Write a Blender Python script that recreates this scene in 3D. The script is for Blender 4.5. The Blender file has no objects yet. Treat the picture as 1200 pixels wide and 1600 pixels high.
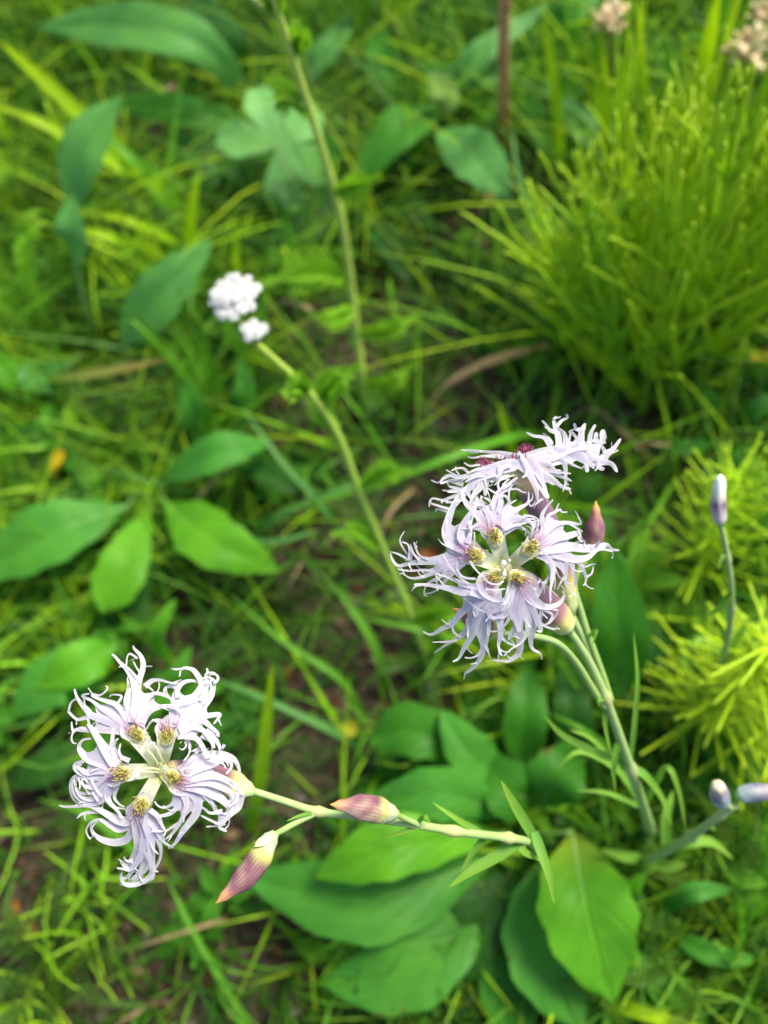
import bpy, math, random
import numpy as np
from mathutils import Vector, Matrix, noise

random.seed(11)
scene = bpy.context.scene
COL = scene.collection
RAD = math.radians

# ------------------------------------------------------------------ camera
PXW, PXH, FPX = 1200.0, 1600.0, 1203.0        # photograph size and focal length in its pixels
CAM_Z = 0.60
NADIR = (790.0, 1260.0)                        # where upright stems point to

def _cam_rot():
    d = Vector(((NADIR[0]-PXW/2)/FPX, -(NADIR[1]-PXH/2)/FPX, -1.0)).normalized()   # world down, in camera axes
    z = -d
    y = Vector((0, 1, 0)); y = (y - z*y.dot(z)).normalized()
    x = y.cross(z)
    return Matrix((x, y, z))                   # rows: world axes in camera axes -> camera to world

ROT = _cam_rot()
CAM = Vector((0, 0, CAM_Z))
cam_data = bpy.data.cameras.new('camera')
cam = bpy.data.objects.new('camera', cam_data)
COL.objects.link(cam)
cam.matrix_world = Matrix.Translation(CAM) @ ROT.to_4x4()
cam_data.sensor_fit = 'VERTICAL'
cam_data.sensor_height = 36.0
cam_data.lens = FPX/PXH*36.0
cam_data.clip_start = 0.01
cam_data.clip_end = 200.0
cam_data.dof.use_dof = True
cam_data.dof.focus_distance = 0.252
cam_data.dof.aperture_fstop = 5.2              # a phone lens: about 5 mm of glass
scene.camera = cam

# ------------------------------------------------------------------ sky, sun, exposure
SUN_EL, SUN_AZ = RAD(52), RAD(48)              # azimuth: clockwise from +Y (top of the picture)
world = bpy.data.worlds.new('World')
scene.world = world
world.use_nodes = True
wn = world.node_tree
bgn = wn.nodes['Background']
sky = wn.nodes.new('ShaderNodeTexSky')
sky.sky_type = 'NISHITA'
sky.sun_disc = False
sky.sun_elevation = SUN_EL
sky.sun_rotation = SUN_AZ
sky.dust_density = 2.0
wn.links.new(sky.outputs[0], bgn.inputs[0])
bgn.inputs[1].default_value = 0.10
sun_data = bpy.data.lights.new('sun', 'SUN')
sun_data.energy = 3.2
sun_data.angle = RAD(20)
sun_data.color = (1.0, 0.91, 0.74)
sun = bpy.data.objects.new('sun', sun_data)
COL.objects.link(sun)
sdir = Vector((math.sin(SUN_AZ)*math.cos(SUN_EL), math.cos(SUN_AZ)*math.cos(SUN_EL), math.sin(SUN_EL)))
sun.rotation_euler = sdir.to_track_quat('Z', 'Y').to_euler()
sun.location = sdir*5

scene.view_settings.view_transform = 'Standard'
scene.view_settings.look = 'None'
scene.view_settings.gamma = 1.0
scene.view_settings.exposure = 1.2
scene.render.engine = 'CYCLES'
scene.cycles.use_denoising = True
scene.cycles.max_bounces = 8
scene.cycles.transmission_bounces = 6
scene.cycles.diffuse_bounces = 5

# ------------------------------------------------------------------ pixel helpers
def ray(x, y):
    return ROT @ Vector(((x-PXW/2)/FPX, -(y-PXH/2)/FPX, -1.0))
def P(x, y, depth):                            # a point at a given distance along the lens axis
    return CAM + ray(x, y)*depth
def G(x, y, z=0.0):                            # a point at a given height over the ground
    d = ray(x, y)
    return CAM + d*((z-CAM_Z)/d.z)
def depth_of(p):
    return -(ROT.transposed() @ (p-CAM)).z
def px2m(w, p):
    return w*depth_of(p)/FPX

# ------------------------------------------------------------------ materials
def new_mat(name):
    m = bpy.data.materials.new(name); m.use_nodes = True
    nt = m.node_tree; nt.nodes.clear()
    return m, nt, nt.nodes, nt.links
def math_node(nt, op, a, b=None, c=None, clamp=False):
    n = nt.nodes.new('ShaderNodeMath'); n.operation = op; n.use_clamp = clamp
    for i, v in enumerate((a, b, c)):
        if v is None: continue
        if isinstance(v, (int, float)): n.inputs[i].default_value = v
        else: nt.links.new(v, n.inputs[i])
    return n.outputs[0]
def mix_col(nt, fac, a, b, mode='MIX'):
    n = nt.nodes.new('ShaderNodeMix'); n.data_type = 'RGBA'; n.blend_type = mode
    for i, v in ((0, fac), (6, a), (7, b)):
        if isinstance(v, (int, float)): n.inputs[i].default_value = v
        elif isinstance(v, tuple): n.inputs[i].default_value = v
        else: nt.links.new(v, n.inputs[i])
    return n.outputs[2]

def plant_mat(name, transl=0.3, rough=0.5, spec=0.4, nscale=120.0, namp=0.35, bump=0.25, veins=False, tgain=(1.35, 1.35, 0.6), sss=0.0, bscale=None):
    m, nt, N, L = new_mat(name)
    out = N.new('ShaderNodeOutputMaterial')
    at = N.new('ShaderNodeAttribute'); at.attribute_name = 'col'
    tc = N.new('ShaderNodeTexCoord')
    nz = N.new('ShaderNodeTexNoise'); nz.inputs['Scale'].default_value = nscale; nz.inputs['Detail'].default_value = 5
    L.new(tc.outputs['Object'], nz.inputs['Vector'])
    k = math_node(nt, 'MULTIPLY_ADD', nz.outputs[0], 2*namp, 1.0-namp)
    sc = N.new('ShaderNodeVectorMath'); sc.operation = 'SCALE'
    L.new(at.outputs['Color'], sc.inputs[0]); L.new(k, sc.inputs['Scale'])
    col = sc.outputs[0]
    height = nz.outputs[0]
    if veins:
        uv = N.new('ShaderNodeUVMap')
        sp = N.new('ShaderNodeSeparateXYZ'); L.new(uv.outputs[0], sp.inputs[0])
        u = sp.outputs[0]
        av = math_node(nt, 'ABSOLUTE', math_node(nt, 'MULTIPLY_ADD', sp.outputs[1], 2.0, -1.0))
        mid = math_node(nt, 'SUBTRACT', 1.0, math_node(nt, 'DIVIDE', av, 0.055), clamp=True)
        fr = math_node(nt, 'FRACT', math_node(nt, 'MULTIPLY_ADD', u, 7.0, math_node(nt, 'MULTIPLY', math_node(nt, 'POWER', av, 0.8), -2.3)))
        dd = math_node(nt, 'ABSOLUTE', math_node(nt, 'SUBTRACT', fr, 0.5))
        side = math_node(nt, 'SUBTRACT', 1.0, math_node(nt, 'DIVIDE', dd, 0.075), clamp=True)
        v = math_node(nt, 'MAXIMUM', mid, math_node(nt, 'MULTIPLY', side, 0.55))
        pale = mix_col(nt, 1.0, col, (1.7, 1.45, 1.6, 1), 'MULTIPLY')
        col = mix_col(nt, math_node(nt, 'MULTIPLY', v, 0.9), col, pale)
        height = math_node(nt, 'MULTIPLY_ADD', v, -1.3, nz.outputs[0])
        n3 = N.new('ShaderNodeTexNoise'); n3.inputs['Scale'].default_value = 22; n3.inputs['Detail'].default_value = 3
        L.new(tc.outputs['Object'], n3.inputs['Vector'])
        pat = math_node(nt, 'MULTIPLY_ADD', n3.outputs[0], 3.2, -1.35, clamp=True)
        col = mix_col(nt, math_node(nt, 'MULTIPLY', pat, 0.65), col, mix_col(nt, 1.0, col, (1.45, 1.18, 0.8, 1), 'MULTIPLY'))
        n4 = N.new('ShaderNodeTexNoise'); n4.inputs['Scale'].default_value = 95; n4.inputs['Detail'].default_value = 4
        L.new(tc.outputs['Object'], n4.inputs['Vector'])
        edge = math_node(nt, 'MULTIPLY', math_node(nt, 'POWER', av, 6.0), 0.10)
        spot = math_node(nt, 'MULTIPLY_ADD', math_node(nt, 'ADD', n4.outputs[0], edge), 14.0, -9.9, clamp=True)
        col = mix_col(nt, math_node(nt, 'MULTIPLY', spot, 0.8), col, (0.11, 0.075, 0.02, 1))
    bp = N.new('ShaderNodeBump'); bp.inputs['Strength'].default_value = bump; bp.inputs['Distance'].default_value = 0.0008
    L.new(height, bp.inputs['Height'])
    pr = N.new('ShaderNodeBsdfPrincipled')
    L.new(col, pr.inputs['Base Color'])
    pr.inputs['Roughness'].default_value = rough
    pr.inputs['Specular IOR Level'].default_value = spec
    if sss:
        pr.inputs['Subsurface Weight'].default_value = sss
        pr.inputs['Subsurface Radius'].default_value = (1, 1, 1)
        pr.inputs['Subsurface Scale'].default_value = 0.001
    L.new(bp.outputs[0], pr.inputs['Normal'])
    if transl > 0:
        tr = N.new('ShaderNodeBsdfTranslucent')
        tcn = mix_col(nt, 1.0, col, tgain+(1,), 'MULTIPLY')
        L.new(tcn, tr.inputs[0])
        mx = N.new('ShaderNodeMixShader'); mx.inputs[0].default_value = transl
        L.new(pr.outputs[0], mx.inputs[1]); L.new(tr.outputs[0], mx.inputs[2])
        L.new(mx.outputs[0], out.inputs[0])
    else:
        L.new(pr.outputs[0], out.inputs[0])
    return m

M_PETAL = plant_mat('petal_white_lilac', transl=0.5, rough=0.6, spec=0.15, nscale=500, namp=0.06, bump=0.12, tgain=(1.0, 0.98, 1.0))
M_HAIR = plant_mat('petal_hair', transl=0.15, rough=0.6, spec=0.2, nscale=900, namp=0.2, bump=0.0, tgain=(1, 1, 1))
M_STEM = plant_mat('glaucous_stem', transl=0.0, rough=0.6, spec=0.3, nscale=350, namp=0.16, bump=0.15)
M_LEAF = plant_mat('broad_leaf', transl=0.36, rough=0.5, spec=0.18, nscale=45, namp=0.28, bump=0.9, veins=True)
M_BLADE = plant_mat('grass_blade', transl=0.40, rough=0.5, spec=0.2, nscale=60, namp=0.30, bump=0.1)
M_SHOOT = plant_mat('horsetail_shoot', transl=0.12, rough=0.5, spec=0.3, nscale=80, namp=0.25, bump=0.1)
M_DRY = plant_mat('dry_plant', transl=0.2, rough=0.8, spec=0.15, nscale=150, namp=0.4, bump=0.3, tgain=(1.1, 1.0, 0.8))

def soil_mat():
    m, nt, N, L = new_mat('dark_soil')
    out = N.new('ShaderNodeOutputMaterial')
    tc = N.new('ShaderNodeTexCoord')
    n1 = N.new('ShaderNodeTexNoise'); n1.inputs['Scale'].default_value = 14; n1.inputs['Detail'].default_value = 8
    n2 = N.new('ShaderNodeTexNoise'); n2.inputs['Scale'].default_value = 130; n2.inputs['Detail'].default_value = 6
    v = N.new('ShaderNodeTexVoronoi'); v.inputs['Scale'].default_value = 90
    for n in (n1, n2, v): L.new(tc.outputs['Object'], n.inputs['Vector'])
    r = N.new('ShaderNodeValToRGB')
    r.color_ramp.elements[0].position = 0.3; r.color_ramp.elements[0].color = (0.016, 0.011, 0.007, 1)
    r.color_ramp.elements[1].position = 0.72; r.color_ramp.elements[1].color = (0.095, 0.062, 0.045, 1)
    e = r.color_ramp.elements.new(0.52); e.color = (0.042, 0.028, 0.019, 1)
    L.new(n2.outputs[0], r.inputs[0])
    moss = math_node(nt, 'SUBTRACT', math_node(nt, 'MULTIPLY', n1.outputs[0], 5.0), 2.4, clamp=True)
    c = mix_col(nt, math_node(nt, 'MULTIPLY', moss, 0.75), r.outputs[0], (0.035, 0.07, 0.016, 1))
    pr = N.new('ShaderNodeBsdfPrincipled'); pr.inputs['Roughness'].default_value = 0.9
    pr.inputs['Specular IOR Level'].default_value = 0.2
    L.new(c, pr.inputs['Base Color'])
    h = math_node(nt, 'ADD', n2.outputs[0], math_node(nt, 'MULTIPLY', v.outputs[0], 0.6))
    bp = N.new('ShaderNodeBump'); bp.inputs['Strength'].default_value = 0.9; bp.inputs['Distance'].default_value = 0.006
    L.new(h, bp.inputs['Height']); L.new(bp.outputs[0], pr.inputs['Normal'])
    L.new(pr.outputs[0], out.inputs[0])
    return m
M_SOIL = soil_mat()

# ------------------------------------------------------------------ mesh helpers
ORG = {}
def thing(name, label, cat, loc, group=None):
    o = bpy.data.objects.new(name, None)
    o.empty_display_size = 0.01
    COL.objects.link(o)
    o.location = loc
    o['label'] = label; o['category'] = cat
    if group: o['group'] = group
    ORG[o.name] = Vector(loc)
    return o
def tag(o, label, cat, group=None, kind=None):
    o['label'] = label; o['category'] = cat
    if group: o['group'] = group
    if kind: o['kind'] = kind
    return o
def empty_part(name, parent):
    o = bpy.data.objects.new(name, None); o.empty_display_size = 0.005
    COL.objects.link(o); o.parent = parent
    ORG[o.name] = ORG[parent.name]
    return o

class MB:
    """collects strips, tubes and sheets; build() links them as one mesh object"""
    def __init__(self):
        self.v = []; self.f = []; self.c = []; self.uv = []
    def ring_skin(self, rings, cols, cap=True):
        k = len(rings[0]); b = len(self.v)
        for r, c in zip(rings, cols):
            self.v.extend(r)
            if isinstance(c, list): self.c.extend(c)
            else: self.c.extend([c]*k)
        for i in range(len(rings)-1):
            for j in range(k):
                j2 = (j+1) % k
                self.f.append((b+i*k+j, b+i*k+j2, b+(i+1)*k+j2, b+(i+1)*k+j))
        if cap:
            self.f.append(tuple(b+j for j in reversed(range(k))))
            n = len(rings)-1
            self.f.append(tuple(b+n*k+j for j in range(k)))
    def sheet(self, rows, cols, uvs=None):
        k = len(rows[0]); b = len(self.v)
        for r, c in zip(rows, cols):
            self.v.extend(r)
            if isinstance(c, list): self.c.extend(c)
            else: self.c.extend([c]*k)
        if uvs is not None:
            while len(self.uv) < b: self.uv.append((0, 0))
            for r in uvs: self.uv.extend(r)
        for i in range(len(rows)-1):
            for j in range(k-1):
                self.f.append((b+i*k+j, b+i*k+j+1, b+(i+1)*k+j+1, b+(i+1)*k+j))
    def mesh(self, name, org=None):
        me = bpy.data.meshes.new(name)
        o = org if org is not None else Vector((0, 0, 0))
        me.from_pydata([tuple(p-o) for p in self.v], [], self.f)
        a = me.color_attributes.new('col', 'FLOAT_COLOR', 'POINT')
        a.data.foreach_set('color', np.array([(c[0], c[1], c[2], 1.0) for c in self.c], dtype=np.float32).ravel())
        if self.uv:
            while len(self.uv) < len(self.v): self.uv.append((0, 0))
            ul = me.uv_layers.new(name='UVMap')
            li = np.empty(len(me.loops), dtype=np.int32); me.loops.foreach_get('vertex_index', li)
            ul.data.foreach_set('uv', np.array(self.uv, dtype=np.float32)[li].ravel())
        me.polygons.foreach_set('use_smooth', [True]*len(me.polygons))
        me.update()
        return me
    def build(self, name, mat, parent=None, kind=None):
        org = ORG[parent.name] if parent else None
        me = self.mesh(name, org)
        me.materials.append(mat)
        o = bpy.data.objects.new(name, me)
        COL.objects.link(o)
        if parent:
            o.parent = parent; ORG[o.name] = org
        else:
            ORG[o.name] = Vector((0, 0, 0))
        if kind: o['kind'] = kind
        return o

def catmull(pts, n):
    """n samples per span through a list of tuples/Vectors"""
    pts = [Vector(p) for p in pts]
    if len(pts) == 2:
        return [pts[0].lerp(pts[1], i/n) for i in range(n+1)]
    e = [pts[0]*2-pts[1]]+pts+[pts[-1]*2-pts[-2]]
    out = []
    for i in range(len(pts)-1):
        p0, p1, p2, p3 = e[i:i+4]
        for s in range(n):
            t = s/n
            out.append(0.5*((2*p1)+(p2-p0)*t+(2*p0-5*p1+4*p2-p3)*t*t+(3*p1-p0-3*p2+p3)*t**3))
    out.append(pts[-1].copy())
    return out
def lerp3(a, b, t):
    return tuple(a[i]+(b[i]-a[i])*t for i in range(3))
def ramp(stops, t):
    for (t0, c0), (t1, c1) in zip(stops, stops[1:]):
        if t <= t1: return lerp3(c0, c1, max(0.0, (t-t0)/max(1e-6, t1-t0)))
    return stops[-1][1]
def jit(c, a=0.12):
    k = 1+random.uniform(-a, a)
    return (c[0]*k*(1+random.uniform(-a, a)*0.6), c[1]*k, c[2]*k*(1+random.uniform(-a, a)*0.6))
def tangents(pts):
    n = len(pts); out = []
    for i in range(n):
        t = pts[min(i+1, n-1)]-pts[max(i-1, 0)]
        out.append(t.normalized() if t.length > 1e-9 else Vector((0, 0, 1)))
    return out

def tube(mb, pts, radii, cols, sides=8):
    ts = tangents(pts)
    ref = Vector((0.31, 0.52, 0.79)).normalized()
    if abs(ts[0].dot(ref)) > 0.95: ref = Vector((1, 0, 0))
    u = (ref-ts[0]*ref.dot(ts[0])).normalized()
    rings = []
    for p, t, r in zip(pts, ts, radii):
        u = (u-t*u.dot(t)).normalized(); w = t.cross(u)
        rings.append([p+(u*math.cos(2*math.pi*j/sides)+w*math.sin(2*math.pi*j/sides))*r for j in range(sides)])
    mb.ring_skin(rings, cols)
def ribbon(mb, pts, widths, normals, cols, thick=0.00022, fold=0.0):
    """flat strand of lens section"""
    ts = tangents(pts); rings = []
    for p, t, w, n in zip(pts, ts, widths, normals):
        s = n.cross(t)
        if s.length < 1e-6: s = Vector((1, 0, 0)).cross(t)
        s.normalize(); m = t.cross(s).normalized()
        h = min(thick, w*0.45)
        f = m*(fold*w)
        rings.append([p-s*(w/2)+f, p-s*(w*0.25)-m*(h/2)+f*0.4, p+s*(w*0.25)-m*(h/2)+f*0.4, p+s*(w/2)+f, p+s*(w*0.25)+m*(h/2)+f*0.4, p-s*(w*0.25)+m*(h/2)+f*0.4])
    mb.ring_skin(rings, cols)
def flat_ribbon(mb, pts, widths, normals, cols, cup=0.08):
    """paper-thin petal lobe, five points across; cols: (edge, middle) per row"""
    ts = tangents(pts); rows, cc = [], []
    for p, t, w, n, c in zip(pts, ts, widths, normals, cols):
        s = n.cross(t)
        if s.length < 1e-6: s = Vector((1, 0, 0)).cross(t)
        s.normalize(); m = t.cross(s).normalized()
        rows.append([p+s*(w*g/2)+m*(cup*w*(g*g-0.4)) for g in (-1, -.5, 0, .5, 1)])
        cc.append([c[0], lerp3(c[0], c[1], .6), c[1], lerp3(c[0], c[1], .6), c[0]])
    mb.sheet(rows, cc)
def blade_sheet(mb, pts, width, nrm, cols, fold=0.18, tipexp=0.7, base=0.5):
    """folded grass-like blade, three points across"""
    ts = tangents(pts); n = len(pts); rows = []
    for i, (p, t) in enumerate(zip(pts, ts)):
        u = i/(n-1)
        w = width*min(1.0, base+u*2.2)*max(0.02, (1-u**2.2))**tipexp
        s = nrm.cross(t)
        if s.length < 1e-5: s = Vector((1, 0.2, 0)).cross(t)
        s.normalize(); m = t.cross(s).normalized()
        rows.append([p-s*w/2+m*(fold*w), p.copy(), p+s*w/2+m*(fold*w)])
    mb.sheet(rows, cols)
# ------------------------------------------------------------------ fringed pinks: shared builders
C_WHITE = (0.72, 0.705, 0.77); C_LILAC = (0.58, 0.535, 0.71); C_PINKISH = (0.73, 0.63, 0.71)
C_CREAM = (0.74, 0.76, 0.52); C_THROAT = (0.52, 0.60, 0.16)
C_STEM = (0.22, 0.36, 0.08); C_STEMPALE = (0.31, 0.43, 0.17); C_PURPLE = (0.13, 0.030, 0.075); C_OLIVE = (0.42, 0.46, 0.10)
C_TIP = (0.72, 0.36, 0.10)

class Bloom:
    """depth of an open flower's surface around its centre pixel"""
    def __init__(self, c, depth, gx=0.0, gy=0.0, droop=0.006, rise=0.0025):
        self.c, self.d, self.gx, self.gy, self.droop, self.rise = c, depth, gx, gy, droop, rise
    def depth(self, x, y):
        dx, dy = x-self.c[0], y-self.c[1]
        r = math.hypot(dx, dy)
        h = self.rise*math.sin(min(r/50.0, 1.0)*math.pi/2)
        if r > 45: h -= self.droop*((r-45)/80.0)**1.3
        return self.d+self.gx*dx+self.gy*dy-h

def px_strand(mb, bl, pts, w0, w1, dz=0.0, tipcol=None, rnd=1.0):
    """one lobe of fringe along picture points, laid on the flower's surface with its own curl"""
    q = catmull([(a, b, 0) for a, b in pts], 5)
    n = len(q)-1
    ph, fr = random.uniform(0, 6.28), random.uniform(1.5, 3.5)
    lift = random.uniform(-0.0016, 0.0022)*rnd
    off = random.uniform(-0.00025, 0.00025)
    tw = random.uniform(-0.5, 0.5)
    ps, ws, ns, cs = [], [], [], []
    tone = random.uniform(0, 1)
    base = lerp3(C_WHITE, C_LILAC, tone*0.7) if random.random() < 0.75 else lerp3(C_WHITE, C_PINKISH, 0.9)
    for i, v in enumerate(q):
        s = i/n
        d = bl.depth(v.x, v.y)-dz-off-lift*s*s*1.5-0.0006*math.sin(ph+fr*s*2)*s
        p = P(v.x, v.y, d); ps.append(p)
        w = w1*0.78+(w0*1.12-w1*0.78)*(1-s)**(1.35 if w0 > 11 else 1.6)
        w *= 1+0.10*math.sin(ph*3+s*9)
        if i == n: w *= 0.5
        ws.append(w*d/FPX)
        tc = (CAM-p).normalized()
        side = Vector((math.cos(ph+s*2), math.sin(ph+s*2), 0))
        ns.append((tc+side*(tw*0.5+0.22*math.sin(ph+s*fr))).normalized())
        ce = lerp3(base, (0.79, 0.785, 0.82), 0.35+s*0.6); cm = lerp3(base, C_LILAC, 0.45*(1-s)); cs.append((ce, cm))
    flat_ribbon(mb, ps, ws, ns, cs, cup=random.uniform(-0.10, 0.12))

def conv(crop, pts):
    ox, oy, k = crop
    return [(ox+x/k, oy+y/k) for x, y in pts]

def petal(flower, bl, beard, strands, crop, claw_w=(19, 28), lam=34, beard_r=13, nohair=False, root_px=None):
    """one deeply fringed petal (claw, blade, fringe) and the beard of hairs at the foot of its blade"""
    c = Vector((bl.c[0], bl.c[1], 0)) if root_px is None else Vector((root_px[0], root_px[1], 0))
    b = Vector((beard[0], beard[1], 0))
    ax = (b-c).normalized(); perp = Vector((-ax.y, ax.x, 0))
    mb = MB()
    # claw and middle of the blade
    ln = (b-c).length
    ts = [i/16 for i in range(17)]
    ps, ws, ns, cs = [], [], [], []
    for t in ts:
        s = t*(ln+lam)
        v = c+ax*s
        d = bl.depth(v.x, v.y)+0.0006+(0.004*(1-s/(ln*0.5)) if s < ln*0.5 else 0)
        p = P(v.x, v.y, d); ps.append(p)
        k = min(1.0, s/ln)
        w = claw_w[0]+(claw_w[1]-claw_w[0])*k**1.5
        if s > ln:
            e = (s-ln)/lam
            w = claw_w[1]*(1+0.55*math.sin(e*math.pi))*(1-0.75*e*e)
        ws.append(w*d/FPX); ns.append((CAM-p).normalized())
        cs.append(ramp([(0, C_THROAT), (0.20, (0.72, 0.73, 0.42)), (0.42, (0.76, 0.76, 0.66)), (0.7, C_WHITE), (1, C_LILAC)], s/(ln+lam)))
    flat_ribbon(mb, ps, ws, ns, [(lerp3(k, (0.78, 0.78, 0.74), .35), k) for k in cs], cup=0.16)
    for st in strands:
        dz = st[3] if len(st) > 3 else 0.0
        pl = conv(st[4] if len(st) > 4 else crop, st[0])
        px_strand(mb, bl, pl, st[1], st[2], dz)
        if st[1] >= 7.5 and len(pl) > 3:       # fine side filaments forking off the lobe
            q = catmull([(x, y, 0) for x, y in pl], 6)
            for k in range(random.choice((0, 1, 1, 2))):
                i = int(len(q)*random.uniform(0.42, 0.88)); i = min(max(1, i), len(q)-2)
                t = (q[i+1]-q[i-1]).normalized(); sg = random.choice((-1, 1))
                a = sg*random.uniform(0.35, 0.8)
                L = random.uniform(9, 22); p0 = q[i]; path = [(q[i-1].x, q[i-1].y), (p0.x, p0.y)]
                ang = math.atan2(t.y, t.x)+a; bend = random.uniform(-1.1, 1.1)
                for m in range(1, 4):
                    ang += bend*0.4
                    p0 = p0+Vector((math.cos(ang), math.sin(ang), 0))*L/3; path.append((p0.x, p0.y))
                px_strand(mb, bl, path, random.uniform(2.8, 4.0), random.uniform(1.6, 2.2), dz+random.uniform(0, .001))
    # the undivided part of the blade between neighbouring lobes
    web = []
    for st in strands:
        q = [Vector((x, y, 0)) for x, y in conv(st[4] if len(st) > 4 else crop, st[0])]
        if (q[0]-b).length > 36 or st[1] < 6.5: continue
        q = catmull(q, 6); acc, out, nxt = 0.0, [q[0]], 0
        tot = sum((q[i+1]-q[i]).length for i in range(len(q)-1))
        lim = min(0.62*tot, 60.0)
        for i in range(len(q)-1):
            acc += (q[i+1]-q[i]).length
            out.append(q[i+1])
            if acc >= lim: break
        e = out[-1]-b
        web.append((math.atan2(e.dot(perp), e.dot(ax)), out))
    web.sort(key=lambda w: w[0])
    for (a0, p0), (a1, p1) in zip(web, [] if nohair else web[1:]):
        if a1-a0 > 1.1: continue
        rows, cols = [], []
        zb = random.uniform(0.00012, 0.0003)
        def at_(pl, t):
            f = t*(len(pl)-1); i = min(len(pl)-2, int(f)); return pl[i].lerp(pl[i+1], f-i)
        for i in range(7):
            row = []
            for j in range(5):
                g = j/4; t = i/6*(1-0.22*math.sin(g*math.pi))
                v = at_(p0, t).lerp(at_(p1, t), g)
                row.append(P(v.x, v.y, bl.depth(v.x, v.y)+zb+0.0003*math.sin(g*math.pi)))
            rows.append(row); cols.append(lerp3(C_WHITE, C_LILAC, 0.9-0.5*i/6))
        mb.sheet(rows, cols)
    pe = mb.build('petal', M_PETAL, flower)
    if nohair: return pe
    # beard
    hb = MB()
    depth_b = bl.depth(b.x, b.y)
    scale = depth_b/FPX
    tc = (CAM-P(b.x, b.y, depth_b)).normalized()
    dome = []
    for i in range(6):                         # low hairy cushion
        a = i/5
        rr = beard_r*math.cos(a*math.pi/2*0.97)
        ring = []
        for j in range(12):
            th = 2*math.pi*j/12
            v = b+ax*(rr*1.25*math.cos(th))+perp*(rr*0.95*math.sin(th))
            ring.append(P(v.x, v.y, depth_b-0.0001-0.0010*math.sin(a*math.pi/2)))
        dome.append(ring)
    hb.ring_skin(dome, [lerp3(lerp3(C_WHITE, (0.72, 0.72, 0.5), .5), (0.62, 0.60, 0.20), min(1, i/3)) for i in range(6)])
    for k in range(170):
        r = beard_r*abs(random.gauss(0, .62)); th = random.uniform(0, 6.283)
        fx, fy = r*math.cos(th)*1.15, r*math.sin(th)*0.9
        v = b+ax*fx+perp*fy
        u = random.random()
        if u < 0.70: colr, L, wd = jit((0.66, 0.62, 0.15), 0.25), random.uniform(3, 7), 0.7
        elif u < 0.93: colr, L, wd = jit((0.16, 0.06, 0.05), 0.3), random.uniform(4, 9), 0.45
        else: colr, L, wd = jit((0.42, 0.04, 0.20), 0.25), random.uniform(6, 11), 0.45
        dirv = ax*random.uniform(0.3, 1.3)+perp*(random.uniform(-0.5, 0.5)+0.6*fy/beard_r)
        q0 = P(v.x, v.y, depth_b-0.0016); e = v+dirv*L
        q2 = P(e.x, e.y, depth_b-0.0016-random.uniform(-0.0006, 0.0022)); q1 = (q0+q2)/2+tc*random.uniform(0.0002, 0.001)
        pp = catmull([q0, q1, q2], 2)
        tube(hb, pp, [wd*scale*(1-0.6*i/(len(pp)-1)) for i in range(len(pp))], [colr]*len(pp), 3)
    for k in range(22):                        # long magenta hairs spreading over the blade
        fy = random.uniform(-1, 1)
        v = b+ax*(beard_r*random.uniform(0.3, 0.9))+perp*(fy*beard_r*0.85)
        e = v+ax*random.uniform(10, 32)+perp*(fy*random.uniform(0, 14)+random.uniform(-5, 5))
        m = (v+e)/2+perp*random.uniform(-2.5, 2.5)
        dd = [bl.depth(t.x, t.y)-z for t, z in ((v, 0.0014), (m, 0.0019+random.random()*0.0008), (e, 0.0012+random.random()*0.001))]
        pp = catmull([P(v.x, v.y, dd[0]), P(m.x, m.y, dd[1]), P(e.x, e.y, dd[2])], 3)
        colr = jit(random.choice([(0.45, 0.08, 0.28), (0.55, 0.16, 0.40), (0.34, 0.05, 0.20)]), 0.2)
        tube(hb, pp, [0.34*scale*(1-0.5*i/(len(pp)-1)) for i in range(len(pp))], [colr]*len(pp), 3)
    hb.build('beard', M_HAIR, flower, kind='stuff')
    return pe

def throat(flower, bl, n=7):
    """yellow-green throat with curled pale styles and stamens"""
    c = bl.c
    mb = MB()
    rings = []
    for i in range(5):
        r = 11*(1-i*0.17)
        rings.append([P(c[0]+r*math.cos(2*math.pi*j/14), c[1]+r*math.sin(2*math.pi*j/14), bl.d+0.0012+i*0.0014) for j in range(14)])
    mb.ring_skin(rings, [lerp3(C_CREAM, C_THROAT, i/4) for i in range(5)])
    mb.build('throat', M_PETAL, flower)
def stamen(flower, bl, pts, w=2.2, anther=3.2, lift=0.003):
    mb = MB()
    q = catmull([(x, y, 0) for x, y in pts], 5); n = len(q)-1
    pp = [P(v.x, v.y, bl.depth(v.x, v.y)-lift*math.sin(min(1, i/n*1.2)*math.pi*0.5)) for i, v in enumerate(q)]
    sc = bl.d/FPX
    tube(mb, pp, [w*sc/2*(1-0.2*i/n) for i in range(n+1)], [lerp3((0.72, 0.76, 0.42), (0.86, 0.87, 0.80), i/n) for i in range(n+1)], 6)
    if anther:
        e = pp[-1]; t = (pp[-1]-pp[-2]).normalized()
        ap = [e+t*(sc*anther*(k-2)*0.55) for k in range(5)]
        tube(mb, ap, [anther*sc*r for r in (0.25, 0.8, 1.0, 0.8, 0.25)], [(0.86, 0.86, 0.82)]*5, 7)
    mb.build('stamen', M_PETAL, flower)

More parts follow.
